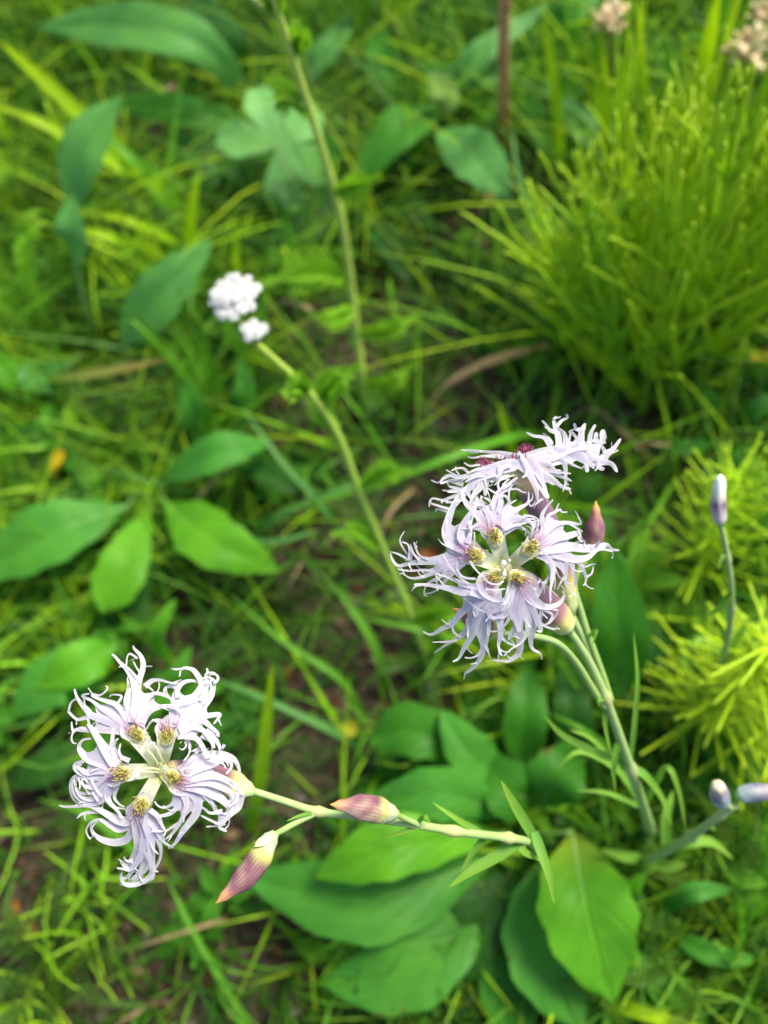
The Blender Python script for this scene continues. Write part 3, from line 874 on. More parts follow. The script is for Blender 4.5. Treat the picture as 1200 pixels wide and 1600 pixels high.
petal(F3, BL3, (770, 745), [
  ([(900,690),(640,800),(560,900),(470,1000),(400,1100),(330,1200)], 18, 6), ([(800,700),(740,780),(740,900),(735,1010)], 16, 8), ([(780,720),(640,840),(620,950),(640,1080),(700,1200)], 12, 5),
  ([(720,760),(680,900),(600,1000),(560,1100)], 14, 5),
  ([(420,1000),(300,1040),(230,1060),(130,1040),(90,1070),(80,1140)], 5, 3), ([(400,1100),(240,1070),(230,1100)], 4, 2.6), ([(330,1170),(200,1130),(110,1100),(100,1070)], 5, 3), ([(300,1200),(220,1170),(160,1170),(160,1200)], 4, 3), ([(290,1100),(290,1050)], 3, 2.6),
  ([(900,650),(890,740),(930,810)], 4, 3, .001), ([(700,1010),(690,1060),(760,1110)], 4, 2.4), ([(720,1030),(800,1060),(800,1150)], 3.4, 2.4),
  ([(500,900),(560,1020),(640,1160)], 7, 4, .0006), ([(470,920),(480,1060),(540,1180)], 6, 4),
], R1, nohair=True, lam=8, claw_w=(12, 15))
petal(F3, BL3, (860, 715), [
  ([(-30,580),(200,520),(400,470),(560,400),(720,390),(860,360),(930,330)], 17, 8), ([(40,540),(240,470),(420,420),(560,380),(700,360)], 13, 6), ([(60,600),(260,560),(440,520),(600,450),(780,420)], 13, 6),
  ([(360,400),(280,310),(170,290),(85,250)], 9, 4), ([(360,370),(340,320),(270,260)], 7, 4), ([(450,400),(430,260),(350,230),(300,160),(260,120)], 11, 4),
  ([(440,360),(400,170),(390,110),(420,75)], 8, 4), ([(420,190),(480,120),(540,90),(530,50)], 5, 4), ([(520,420),(510,280),(440,200)], 10, 5),
  ([(540,420),(570,290),(580,220)], 5, 3), ([(680,360),(600,260),(570,230)], 6, 4), ([(690,390),(690,230),(640,220),(615,150)], 10, 5), ([(700,250),(720,190),(740,150)], 8, 6),
], R2, nohair=True, lam=10, claw_w=(12, 14))
petal(F3, BL3, (905, 712), [
  ([(400,430),(680,500),(740,580),(760,690)], 15, 8), ([(560,430),(820,560),(900,640),(950,660)], 15, 6), ([(480,440),(640,520),(780,600),(840,650)], 13, 5),
  ([(780,380),(800,260),(850,165)], 8, 6), ([(850,360),(860,250)], 9, 7), ([(940,380),(920,270),(940,235),(960,330)], 7, 6),
  ([(800,580),(940,560),(970,500),(1050,430),(1130,320)], 14, 6), ([(900,570),(1030,600),(1090,690)], 11, 6), ([(820,570),(920,520),(950,460),(900,380),(890,330)], 8, 5), ([(960,540),(1060,460)], 4, 3), ([(830,560),(880,440),(900,340)], 10, 5),
  ([(600,420),(760,440),(880,400)], 22, 12), ([(700,470),(800,520),(900,560)], 20, 10),
], R2, nohair=True, lam=10, claw_w=(10, 13))
petal(F3, BL3, (845, 745), [
  ([(300,480),(480,560),(520,660),(520,790),(550,840)], 10, 5), ([(380,500),(560,590),(720,660)], 9, 3), ([(420,480),(590,570),(560,590)], 9, 4),
  ([(120,580),(330,600),(400,670),(480,670)], 12, 4), ([(150,620),(380,680),(580,705)], 9, 4), ([(160,640),(480,740),(590,790)], 9, 4), ([(150,640),(360,760),(480,850),(580,880)], 12, 5),
  ([(90,540),(200,720),(260,860),(330,980)], 24, 9), ([(200,680),(290,850),(300,960),(240,1000),(220,1030)], 8, 3, .0006), ([(280,760),(400,830)], 8, 4),
  ([(20,560),(120,700),(190,850),(215,1020)], 20, 5), ([(0,465),(60,540),(90,640),(80,720),(40,750)], 4, 3.6, .0015),
], R2, nohair=True, lam=10, claw_w=(12, 15))
hb = MB()
for (cx, cy, rx, ry, n) in ((820, 703, 10, 6, 60), (800, 716, 30, 5, 30), (757, 723, 14, 5, 45)):
    for k in range(n):
        x, y = cx+random.gauss(0, rx*0.5), cy+random.gauss(0, ry*0.45)
        d = BL3.depth(x, y)+0.0003
        e = (x+random.uniform(-7, 7), y-random.uniform(-1, 10))
        pp = catmull([P(x, y+5, d), P((x+e[0])/2+random.uniform(-1, 1), (y+e[1])/2, d-0.0005), P(e[0], e[1], d-random.uniform(-.001, .001))], 2)
        tube(hb, pp, [0.00014, 0.00013, 0.00011, 0.00008, 0.00005], [jit(random.choice([(0.26, 0.05, 0.11), (0.38, 0.10, 0.20)]), 0.3)]*5, 3)
hb.build('beard', M_HAIR, F3, kind='stuff')
calyx(F3, [(893, 962, .300), (884, 925, .295), (872, 868, .285), (853, 815, .276), (830, 770, .268), (817, 745, .262)], 17.5, 2.2,
      prof=[(0, 0.32), (0.10, 0.75), (0.25, 0.95), (0.5, 0.98), (0.85, 0.95), (1.0, 0.8)])
# stems and buds
px_stem(PK2, [(889,984,.285,11),(905,1008,.290,12),(925,1042,.297,13),(945,1088,.305,14),(968,1150,.320,14),(985,1200,.336,15),(1004,1255,.365,15),(1013,1285,.41,16),(1016,1296,.50,17),(1016,1297,.62,19)], nodes=(0.335, 0.56))
px_stem(PK2, [(893,960,.300,10),(912,1000,.304,11),(932,1050,.309,11),(948,1090,.312,11)], name='flower_stalk')
px_stem(PK2, [(924,862,.292,8),(905,890,.294,9),(897,915,.297,10),(908,955,.300,10),(920,995,.303,11),(940,1050,.308,11),(955,1095,.312,11)], name='bud_stalk')
px_stem(PK2, [(782,990,.262,9),(835,994,.268,10),(872,1006,.276,11),(900,1035,.288,11),(925,1075,.300,12),(945,1105,.308,12)], name='bud_stalk')
bud(PK2, (921, 868), (931, 783), 16, .292, .284, 0.2, 0.95, bend=(3, 4))
bud(PK2, (790, 992), (707, 950), 16, .264, .256, 3.0, 0.3, bend=(-2, 3))
for pts, w in (([(947,1088,.306),(938,1094,.302),(936,1104,.303)], 9), ([(950,1092,.307),(945,1130,.312),(955,1180,.32)], 9), ([(985,1196,.335),(940,1180,.33),(880,1150,.325),(850,1118,.32)], 15),
               ([(1000,1245,.36),(960,1200,.35),(905,1175,.345),(868,1205,.345)], 12), ([(990,1200,.34),(1010,1215,.34),(1035,1250,.35),(1050,1290,.36)], 14),
               ([(985,1190,.335),(992,1120,.325),(996,1060,.318),(990,990,.313)], 9), ([(968,1150,.32),(958,1200,.325),(962,1240,.34)], 10),
               ([(1006,1260,.37),(1040,1200,.35),(1060,1235,.35),(1072,1300,.36)], 11), ([(1008,1265,.38),(950,1240,.37),(900,1235,.37)], 9),
               ([(1010,1280,.40),(980,1225,.37),(930,1160,.355),(890,1140,.35)], 11), ([(920,995,.301),(932,985,.298),(925,1010,.3)], 6)):
    px_leaf(PK2, pts, w)

# ------------------------------------------------------------------ budding pinks
PK3 = thing('fringed_pink', 'fringed pink with a single closed white-tipped bud on a bare stem among horsetails', 'flower', G(1120, 1080, 0))
px_stem(PK3, [(1125,815,.325,8),(1135,860,.335,8.5),(1143,920,.35,9),(1140,980,.38,10),(1128,1040,.45,11),(1120,1078,.56,17),(1119,1085,.63,18)], nodes=(0.2, 0.42))
def white_tip(seed):
    def f(s, th):
        k = 0.5+0.5*math.sin(th*5+seed)
        return jit(ramp([(0, C_STEMPALE), (0.25, (0.50, 0.44, 0.46)), (0.5, lerp3((0.15, 0.08, 0.17), (0.5, 0.42, 0.42), k*0.5)), (0.66, (0.62, 0.60, 0.50)), (0.8, (0.82, 0.82, 0.74)), (1, (0.80, 0.80, 0.70))], s), 0.05)
    return f
pf = pchip([(0, 0.4), (0.15, 0.9), (0.5, 1.0), (0.75, 0.85), (0.92, 0.7), (1.0, 0.2)])
lathe_bud('bud', PK3, catmull([P(1126,822,.325), P(1122,785,.32), P(1126,742,.315)], 10), lambda s: 11.5*.32/FPX*pf(s), white_tip(0.5))
for pts, w in (([(1143,925,.35),(1125,950,.36),(1100,965,.37)], 12), ([(1135,862,.336),(1128,872,.335),(1122,890,.336)], 8), ([(1128,1040,.45),(1150,1000,.42),(1175,960,.41)], 14), ([(1132,1020,.43),(1100,1000,.42),(1075,1010,.42)], 13)):
    px_leaf(PK3, pts, w)
PK4 = thing('fringed_pink', 'fringed pink with two small blue-violet buds at the top of a short stem', 'flower', G(985, 1352, 0))
px_stem(PK4, [(1150,1258,.335,11),(1120,1278,.345,13),(1085,1303,.37,14),(1040,1330,.42,14),(1005,1346,.50,14),(988,1352,.62,19)], nodes=(0.16, 0.42))
px_stem(PK4, [(1142,1262,.336,11),(1130,1252,.332,10),(1126,1246,.328,10)], name='bud_stalk')
def blue_bud(seed):
    def f(s, th):
        k = 0.5+0.5*math.sin(th*3+seed)
        return jit(ramp([(0, C_STEMPALE), (0.3, (0.30, 0.38, 0.42)), (0.55, lerp3((0.12, 0.13, 0.21), (0.36, 0.37, 0.38), k)), (0.85, (0.34, 0.28, 0.32)), (1, (0.72, 0.60, 0.38))], s), 0.06)
    return f
lathe_bud('bud', PK4, catmull([P(1128,1256,.332), P(1124,1240,.322), P(1121,1226,.314)], 8), lambda s: 15*.325/FPX*pf(s), blue_bud(0.3))
lathe_bud('bud', PK4, catmull([P(1150,1244,.334), P(1180,1238,.330), P(1216,1238,.326)], 8), lambda s: 14*.33/FPX*pf(s), blue_bud(1.9))
for pts, w in (([(1040,1330,.42),(1075,1318,.40),(1110,1316,.40),(1145,1342,.41)], 20), ([(1085,1303,.37),(1100,1290,.365),(1118,1296,.37)], 10), ([(1005,1346,.5),(975,1340,.47),(940,1328,.46)], 20),
               ([(1010,1344,.49),(1040,1355,.47),(1075,1350,.46)], 22), ([(1040,1330,.42),(1040,1280,.41),(1052,1235,.41)], 18)):
    px_leaf(PK4, pts, w)
# ------------------------------------------------------------------ ground
def ground_z(x, y):
    r = math.hypot(x, y-0.2)
    k = min(1.0, max(0.0, 1.6-r))
    return k*(0.010*noise.noise(Vector((x*6, y*6, 0)))+0.006*noise.noise(Vector((x*19, y*19, 3))))-0.004
gb = MB()
NG = 150
ax = [-1.6+3.2*i/NG for i in range(NG+1)]
xs = [-60, -20, -6, -3]+ax+[3, 6, 20, 60]
ys = [-60, -20, -6, -3]+ax+[3, 6, 20, 60]
gb.sheet([[Vector((x, y+0.2, ground_z(x, y+0.2))) for x in xs] for y in ys], [(0.06, 0.045, 0.03)]*len(ys))
ground = gb.build('ground', M_SOIL); ground['kind'] = 'structure'
ground['label'] = 'dark crumbly soil with moss between the plants'; ground['category'] = 'ground'

# ------------------------------------------------------------------ broad leaves
C_LF = (0.036, 0.175, 0.012); C_LFB = (0.095, 0.30, 0.070); C_LFY = (0.090, 0.32, 0.014); C_LFD = (0.022, 0.10, 0.012); C_LFG = (0.058, 0.25, 0.028)
def broad_leaf(parent, base, mid, tip, wpx, col, fold=0.16, roll=0.0, wmax=0.45, wave=0.045, tipcol=None, basecol=None, name='leaf', stalk=True):
    """leaf from three (x, y, height) points; widest at wmax of its length"""
    A, M_, B = (G(p[0], p[1], p[2]) for p in (base, mid, tip))
    pts = catmull([A, M_, B], 9); n = len(pts)-1
    ts = tangents(pts)
    W = px2m(wpx, M_)*0.90
    NV = 8; rows, cols, uvs = [], [], []
    ph = random.uniform(0, 6)
    tc = (CAM-M_).normalized()
    up = (tc*0.7+Vector((0, 0, 1))*0.5).normalized()
    for i, (p, t) in enumerate(zip(pts, ts)):
        u = i/n
        k = u/wmax if u < wmax else (1-u)/(1-wmax)
        w = W*max(0.0, math.sin(min(1, k)*math.pi/2))**(0.95 if u < wmax else 0.84)
        w = max(w, W*0.055 if stalk else 0.0) if u < 0.985 else w
        s = t.cross(up).normalized(); m = s.cross(t).normalized()
        s2 = s*math.cos(roll)+m*math.sin(roll); m2 = m*math.cos(roll)-s*math.sin(roll)
        row, uvr, cr = [], [], []
        for j in range(NV+1):
            v = -1+2*j/NV
            ww = w*(1+wave*1.2*math.sin(ph+u*31+(3 if v > 0 else 0))*abs(v)**4)
            off = abs(v)*fold*w - 0.10*w*v*v + wave*W*math.sin(ph+u*11+v*2.0)*abs(v) + 0.012*W*math.sin(u*44-abs(v)*14)*abs(v)*(1-abs(v))
            row.append(p+s2*(v*ww/2)+m2*off)
            uvr.append((u, v*0.5+0.5))
            c = col
            if basecol: c = lerp3(basecol, c, min(1, u/0.35))
            if tipcol: c = lerp3(c, tipcol, max(0, (u-0.75)/0.25))
            cr.append(c)
        rows.append(row); uvs.append(uvr); cols.append(cr)
    mb = MB(); mb.sheet(rows, cols, uvs)
    o = mb.build(name, M_LEAF, parent)
    # raised midrib on the underside
    rb = MB()
    tube(rb, [p-Vector((0, 0, 0.0006)) for p in pts], [max(0.0002, W*0.022*(1-0.85*i/n)) for i in range(n+1)], [lerp3(col, (0.22, 0.32, 0.12), 0.6)]*(n+1), 5)
    rb.build('midrib', M_STEM, o)
    return o
def rosette(name, label, cat, loc_px, leaves, stem=True, group=None):
    t = thing(name, label, cat, G(loc_px[0], loc_px[1], 0), group)
    for lf in leaves:
        broad_leaf(t, *lf[:5], **(lf[5] if len(lf) > 5 else {}))
        # leaf stalk runs down to the crown of the plant
        b = lf[0]; A = G(*b); g = G(loc_px[0], loc_px[1], -0.006)
        g = g+Vector((random.uniform(-.006, .006), random.uniform(-.006, .006), 0))
        mid = A.lerp(g, 0.5); mid.z = max(mid.z, A.z*0.62)
        pp = catmull([A, mid, g], 5)
        mb = MB(); r = max(0.0009, px2m(lf[3], A)*0.022)
        tube(mb, pp, [r*(1+0.3*i/(len(pp)-1)) for i in range(len(pp))], [lerp3(lf[4], (0.20, 0.26, 0.10), 0.5)]*len(pp), 6)
        mb.build('leaf_stalk', M_STEM, t)
    return t

rosette('goldenrod_rosette', 'rosette of four pointed green leaves spread flat around a dark centre, orange scrap beside it', 'plant', (243, 765), [
    ((252,752,.045), (335,708,.075), (425,690,.055), 72, C_LFG, dict(roll=0.25)),
    ((258,785,.040), (335,845,.065), (440,892,.040), 100, C_LFY, dict(wmax=.40)),
    ((235,785,.035), (195,880,.055), (160,958,.050), 88, C_LFY, dict(wmax=.66)),
    ((200,790,.045), (70,838,.070), (-70,910,.050), 112, C_LFG, dict(wmax=.5, roll=-.1)),
    ((225,820,.020), (205,920,.030), (228,1010,.020), 70, C_LFD),
])
rosette('goldenrod_rosette', 'low green leaves behind the fringed flower with two long buds, one curled upright', 'plant', (215, 1070), [
    ((165,1075,.03), (95,1058,.06), (20,1120,.05), 100, C_LFG, dict(wmax=.5)),
    ((180,1010,.05), (120,1040,.07), (60,1075,.06), 80, C_LFY, dict(wmax=.4)),
    ((262,1045,.02), (246,990,.07), (275,935,.075), 42, C_LFY, dict(roll=.5)),
    ((140,1160,.02), (70,1200,.03), (10,1230,.02), 60, C_LFD),
])
rosette('goldenrod_rosette', 'long arching blue-green leaf plant, its big leaf bowing over dark ones', 'plant', (410, 175), [
    ((398,165,.03), (285,55,.120), (55,40,.105), 80, C_LFB, dict(wmax=.62)),
    ((395,150,.02), (345,70,.075), (300,-25,.070), 88, C_LFD),
    ((390,190,.02), (275,172,.060), (140,158,.045), 52, C_LFG),
    ((405,200,.02), (300,235,.040), (215,240,.030), 55, C_LFD),
    ((430,150,.02), (505,85,.060), (550,15,.055), 62, C_LFB, dict(roll=.4)),
    ((380,210,.02), (330,270,.04), (290,330,.03), 50, C_LFD),
])
rosette('goldenrod_rosette', 'tall blue-green leaves standing upright among yellow-green grass, one tip notched', 'plant', (150, 560), [
    ((115,335,.110), (128,240,.150), (190,148,.170), 84, C_LFB, dict(roll=.2, wmax=.5)),
    ((190,545,.055), (248,462,.090), (332,374,.105), 84, C_LFB, dict(roll=-.25)),
    ((120,420,.055), (112,370,.105), (108,300,.125), 62, C_LFB, dict(roll=.3)),
    ((120,560,.03), (50,590,.045), (85,614,.050), 48, C_LFB, dict(roll=.3)),
    ((60,610,.02), (15,585,.050), (-15,545,.055), 54, C_LFY),
    ((110,640,.02), (60,680,.03), (-10,690,.03), 50, C_LFG),
], )
rosette('bistort_plant', 'pair of broad leaves in a V with a small pale young leaf between', 'plant', (675, 205), [
    ((676,160,.055), (622,205,.075), (556,290,.060), 92, C_LF, dict(roll=-.35)),
    ((682,200,.060), (735,238,.080), (797,310,.075), 88, C_LFB, dict(wmax=.55)),
    ((684,182,.070), (694,150,.085), (672,112,.085), 52, (0.16, 0.30, 0.06)),
    ((690,170,.04), (745,90,.075), (860,5,.075), 46, C_LFB),
    ((660,170,.03), (600,100,.06), (590,30,.06), 60, C_LF),
])
rosette('bistort_plant', 'cluster of large glossy leaves under the node of the leaning stem', 'plant', (800, 1305), [
    ((790,1275,.05), (690,1238,.085), (560,1262,.075), 92, C_LFG, dict(roll=.2)),
    ((785,1300,.045), (620,1322,.090), (490,1372,.080), 100, C_LFY, dict(wmax=.5)),
    ((780,1335,.030), (570,1405,.060), (380,1368,.055), 140, C_LFG, dict(wmax=.45, roll=.1)),
    ((785,1385,.025), (645,1512,.045), (505,1535,.035), 128, C_LFG, dict(wmax=.5)),
    ((893,1300,.060), (918,1425,.085), (958,1568,.065), 165, C_LFY, dict(wmax=.48, basecol=(0.18, 0.25, 0.02))),
    ((845,1345,.035), (850,1475,.050), (905,1615,.040), 140, C_LFG, dict(wmax=.5)),
    ((800,1360,.025), (740,1450,.035), (680,1560,.020), 110, C_LFD),
    ((830,1400,.02), (800,1520,.03), (810,1650,.02), 120, C_LF),
])
rosette('bistort_plant', 'dark green leaves crowded under the two open fringed flowers', 'plant', (815, 1215), [
    ((785,1205,.040), (655,1142,.065), (575,1152,.055), 92, C_LF, dict(wmax=.55)),
    ((812,1205,.035), (822,1120,.060), (826,1035,.055), 78, C_LF),
    ((795,1210,.050), (738,1180,.075), (690,1108,.070), 82, C_LFG),
    ((830,1250,.040), (800,1235,.070), (745,1175,.060), 100, C_LF),
    ((845,1260,.045), (870,1215,.075), (905,1160,.060), 100, C_LF),
    ((885,1195,.03), (895,1110,.055), (882,1030,.045), 66, C_LFD),
    ((780,1250,.02), (690,1180,.035), (610,1195,.03), 70, C_LFD),
])
rosette('bistort_plant', 'single upright pointed leaf plant behind the bunch of flower stems', 'plant', (985, 1120), [
    ((978,1085,.060), (968,975,.115), (960,852,.135), 98, C_LF, dict(wmax=.42)),
    ((1000,1100,.03), (1020,1030,.06), (1010,960,.06), 55, C_LFD),
    ((950,1110,.03), (935,1050,.05), (925,1000,.05), 50, C_LFD),
])
rosette('bistort_plant', 'low dark leaves with bitten edges above the white round flower head', 'plant', (560, 300), [
    ((545,305,.02), (480,352,.04), (400,420,.03), 60, C_LFD),
    ((560,330,.02), (600,370,.04), (640,440,.03), 50, C_LFD),
    ((540,280,.02), (520,250,.05), (470,180,.05), 60, C_LF),
    ((585,300,.02), (640,330,.04), (700,340,.03), 44, C_LFD),
])
rosette('goldenrod_rosette', 'dark leaves of a flat rosette beneath the round white flower head', 'plant', (330, 690), [
    ((325,680,.03), (300,640,.06), (290,590,.06), 60, C_LF, dict(roll=.3)),
    ((350,700,.02), (420,740,.04), (470,770,.03), 46, C_LFD),
    ((340,670,.02), (380,620,.05), (375,560,.05), 42, C_LF),
])
rosette('bistort_plant', 'narrow bluish leaves fanning out beside the brown dead stalk', 'plant', (850, 110), [
    ((845,110,.03), (900,190,.05), (960,260,.04), 46, C_LFB),
    ((830,90,.03), (740,120,.06), (640,100,.06), 40, C_LFB),
    ((850,80,.03), (890,20,.07), (960,-40,.07), 56, C_LFG),
    ((830,130,.02), (840,200,.04), (870,280,.03), 36, C_LF),
])
rosette('bistort_plant', 'dark starry leaves spreading under the horsetail clump', 'plant', (1130, 680), [
    ((1130,672,.03), (1110,630,.06), (1090,590,.06), 30, C_LF), ((1135,690,.03), (1165,715,.05), (1195,745,.04), 34, C_LF),
    ((1120,690,.03), (1070,700,.05), (1010,690,.04), 30, C_LF), ((1140,670,.03), (1180,640,.05), (1220,610,.05), 34, C_LF),
    ((1125,700,.03), (1110,740,.04), (1090,780,.03), 30, C_LFD),
])
rosette('goldenrod_rosette', 'bright yellowish leaves low in the grass under the violet buds', 'plant', (1030, 1440), [
    ((1030,1430,.03), (1080,1395,.06), (1150,1390,.05), 34, C_LFG), ((1040,1450,.03), (1110,1490,.05), (1190,1500,.04), 36, C_LFG),
    ((1020,1455,.03), (1020,1520,.04), (1050,1590,.04), 40, C_LF), ((1000,1440,.03), (985,1400,.05), (1010,1360,.06), 30, C_LFY),
])

# hand-shaped leaves
def palmate(parent, c, r_px, col, ang, tilt, lobes=5):
    ctr = G(*c); R = px2m(r_px, ctr)
    tc = (CAM-ctr).normalized()
    nrm = (tc+Vector(tilt)).normalized()
    e1 = Vector((math.cos(ang), math.sin(ang), 0)); e1 = (e1-nrm*e1.dot(nrm)).normalized(); e2 = nrm.cross(e1)
    rows, cols, uvs = [], [], []
    NA, NR = 90, 8
    for i in range(NR+1):
        k = i/NR; row, uvr = [], []
        for j in range(NA+1):
            a = -2.75+5.5*j/NA
            x = (a+2.75)/5.5*lobes
            lf = abs(math.sin(x*math.pi))**0.55
            tooth = 0.06*abs(math.sin(x*math.pi*4))
            rr = R*(0.42+0.58*lf+tooth*lf)*(1-0.10*abs(a)/2.75)
            z = R*(0.10*k*k*math.cos(x*2*math.pi)-0.16*k*k)
            row.append(ctr+(e1*math.cos(a)+e2*math.sin(a))*(rr*k)+nrm*z)
            uvr.append((k, (x % 1.0)))
        rows.append(row); uvs.append(uvr); cols.append(col)
    mb = MB(); mb.sheet(rows, cols, uvs)
    o = mb.build('leaf', M_LEAF, parent)
    g = ORG[parent.name]
    pp = catmull([ctr, (ctr+g)/2+Vector((0.01, 0.0, 0.01)), g-Vector((0, 0, .005))], 6)
    mb = MB(); tube(mb, pp, [0.0011]*len(pp), [(0.16, 0.24, 0.08)]*len(pp), 6); mb.build('leaf_stalk', M_STEM, parent)
CR = thing('cranesbill', 'cranesbill with broad hand-shaped lobed leaves beside the tall leafy stem', 'plant', G(470, 400, 0))
palmate(CR, (432, 232, .085), 96, (0.15, 0.40, 0.11), 0.9, (0.1, 0.25, 0))
palmate(CR, (468, 352, .045), 84, C_LFD, -0.4, (0.2, 0.1, 0))
palmate(CR, (398, 300, .03), 70, C_LFD, 2.2, (-0.2, 0.1, 0))

# ------------------------------------------------------------------ feathery yarrow leaves, yarrow plants
C_YR = (0.10, 0.24, 0.025)
def feather_leaf(parent, pts, L_pin, col, name='feathery_leaf', n=26, up=None):
    """finely cut leaf along 3d points"""
    q = catmull(pts, max(4, n//(len(pts)-1))); m = len(q)-1; ts = tangents(q)
    mb = MB()
    tube(mb, q, [0.0007*(1-0.6*i/m) for i in range(m+1)], [lerp3(col, (0.25, 0.34, 0.08), .4)]*(m+1), 4)
    for i in range(2, m):
        u = i/m
        L = L_pin*math.sin(min(1, u*1.25+0.12)*math.pi*0.93)+0.0008
        upv = up or (CAM-q[i]).normalized()
        s = ts[i].cross(upv).normalized(); w = s.cross(ts[i])
        for sg in (-1, 1):
            for k in range(2):
                d = (s*sg*(1 if k == 0 else 0.6)+ts[i]*0.55+w*(0.3 if k == 0 else 0.95)+Vector((random.uniform(-.2, .2), random.uniform(-.2, .2), random.uniform(-.2, .2)))).normalized()
                p0 = q[i]; p1 = p0+d*L*0.6+ts[i]*L*0.1; p2 = p0+d*L*(1.0 if k == 0 else 0.7)+ts[i]*L*0.3
                c = jit(col, 0.15)
                nn = w
                blade_sheet(mb, [p0, p1, p2], 0.0018, nn, [c]*3, fold=0.1, base=0.8, tipexp=0.5)
    return mb.build(name, M_BLADE, parent)
def px_stalk(parent, pts, name='stem', cols=((0.34, 0.46, 0.06), (0.16, 0.30, 0.04)), mat=None, sides=8):
    """stalk along (x, y, height, width px)"""
    base = [G(x, y, z) for x, y, z, w in pts]
    q = catmull(base, 8); wq = catmull([(px2m(p[3], b), 0, 0) for p, b in zip(pts, base)], 8)
    n = len(q)-1
    mb = MB(); tube(mb, q, [w.x/2 for w in wq], [jit(lerp3(cols[0], cols[1], i/n), .05) for i in range(n+1)], sides)
    return mb.build(name, mat or M_STEM, parent)

YA = thing('yarrow', 'yarrow with a round white flower head and a smaller one on a bent stem', 'flower', G(682, 1085, 0))
px_stalk(YA, [(372,498,.262,7),(394,530,.250,11),(430,563,.235,12),(482,612,.212,13),(528,680,.180,13),(560,765,.143,13),(600,860,.100,12),(645,970,.050,12),(682,1085,-.006,12)])
px_stalk(YA, [(392,528,.250,9),(394,518,.256,8),(392,508,.259,8)], name='head_stalk')
def head(parent, c, r_px, z0, z1):
    """corymb of small white florets"""
    ctr = G(c[0], c[1], z1); R = px2m(r_px, ctr)
    tc = (CAM-ctr).normalized(); nrm = (tc*0.7+Vector((-.25, .2, .6))).normalized()
    e1 = nrm.orthogonal().normalized(); e2 = nrm.cross(e1)
    h = empty_part('flower_head', parent)
    mb = MB(); foot = G(c[0]+8, c[1]+22, z0)
    spots = []
    nfl = max(7, int(27*(r_px/42)**2))
    for k in range(nfl):
        a = k*2.39996; r = R*math.sqrt((k+0.5)/nfl)*0.92
        p = ctr+(e1*math.cos(a)+e2*math.sin(a))*r-nrm*(r*r/R*0.35)+nrm*random.uniform(-.0012, .0012)
        spots.append(p)
        pp = catmull([p-nrm*.002, p.lerp(foot, .45)-nrm*.004, foot], 3)
        tube(mb, pp, [.0006]*len(pp), [(0.18, 0.26, 0.08)]*len(pp), 4)
    mb.build('floret_stalks', M_STEM, h, kind='stuff')
    for p in spots:
        fb = MB(); ph = random.uniform(0, 6); rr = 42/r_px*R*random.uniform(.19, .25)
        nn = (nrm+(p-ctr)*18+Vector((random.uniform(-.2, .2), random.uniform(-.2, .2), 0))).normalized()
        f1 = nn.orthogonal().normalized(); f2 = nn.cross(f1)
        for s in range(5):                     # five ray petals, broad and notched
            a = ph+s*1.2566
            d = f1*math.cos(a)+f2*math.sin(a); t = nn.cross(d)
            rows = []
            for i in range(5):
                u = i/4; w = rr*(0.30+0.72*math.sin(u*2.2))
                notch = 0.12*rr if i == 4 else 0
                q = p+d*(rr*(0.18+0.9*u))-nn*(rr*0.22*u*u)
                rows.append([q-t*w/2-nn*rr*.08, q+nn*rr*.05-d*notch, q+t*w/2-nn*rr*.08])
            fb.sheet(rows, [(0.82, 0.82, 0.84)]*5)
        ring = [[p+nn*(rr*z)+(f1*math.cos(2*math.pi*j/8)+f2*math.sin(2*math.pi*j/8))*(rr*q) for j in range(8)] for q, z in ((.30, -.1), (.30, .06), (.2, .16), (.06, .20))]
        fb.ring_skin(ring, [(0.70, 0.70, 0.58)]*4)
        fb.build('floret', M_PETAL, h)
    return h
head(YA, (360, 457), 42, .252, .272)
head(YA, (394, 515), 18, .250, .262)
for pts in ([(482,612,.212),(465,605,.222),(445,616,.224)], [(528,680,.18),(505,640,.19),(515,590,.20),(565,572,.205)], [(500,630,.20),(520,600,.21),(548,585,.21)], [(560,765,.143),(600,740,.15),(640,735,.15)], [(600,860,.1),(560,830,.115),(520,835,.115)], [(645,970,.05),(690,960,.07),(730,985,.07)]):
    feather_leaf(YA, [G(*p) for p in pts], .011, (0.22, 0.46, 0.03), n=44)
YB = thing('yarrow', 'tall ribbed yarrow stem with short feathery leaves at its joints', 'plant', G(572, 655, 0))
px_stalk(YB, [(415,-60,.345,13),(428,0,.322,13),(452,75,.292,13),(478,155,.258,13),(512,262,.208,12),(535,350,.165,12),(548,440,.118,11),(558,520,.076,11),(568,600,.035,10),(573,660,-.008,10)], cols=((0.50, 0.62, 0.12), (0.38, 0.52, 0.08)))
px_stalk(YB, [(438,30,.308,14),(415,15,.318,13),(385,-8,.328,13)], name='side_shoot', cols=((0.30, 0.36, 0.10), (0.26, 0.36, 0.08)))
for pts, L in (([(545,437,.12),(500,425,.135),(455,430,.14),(405,445,.135)], .014), ([(520,300,.19),(560,290,.20),(595,275,.205)], .007), ([(478,155,.258),(445,148,.262),(480,180,.25)], .007), ([(455,85,.286),(465,60,.295),(462,35,.30)], .006),
               ([(437,30,.308),(425,0,.32),(430,-30,.33)], .007), ([(558,520,.076),(610,515,.09),(650,495,.09)], .008), ([(553,480,.1),(520,500,.11),(480,490,.11)], .007), ([(568,600,.035),(610,600,.05),(645,570,.05)], .008)):
    feather_leaf(YB, [G(*p) for p in pts], L*1.5, (0.26, 0.50, 0.03), n=48)

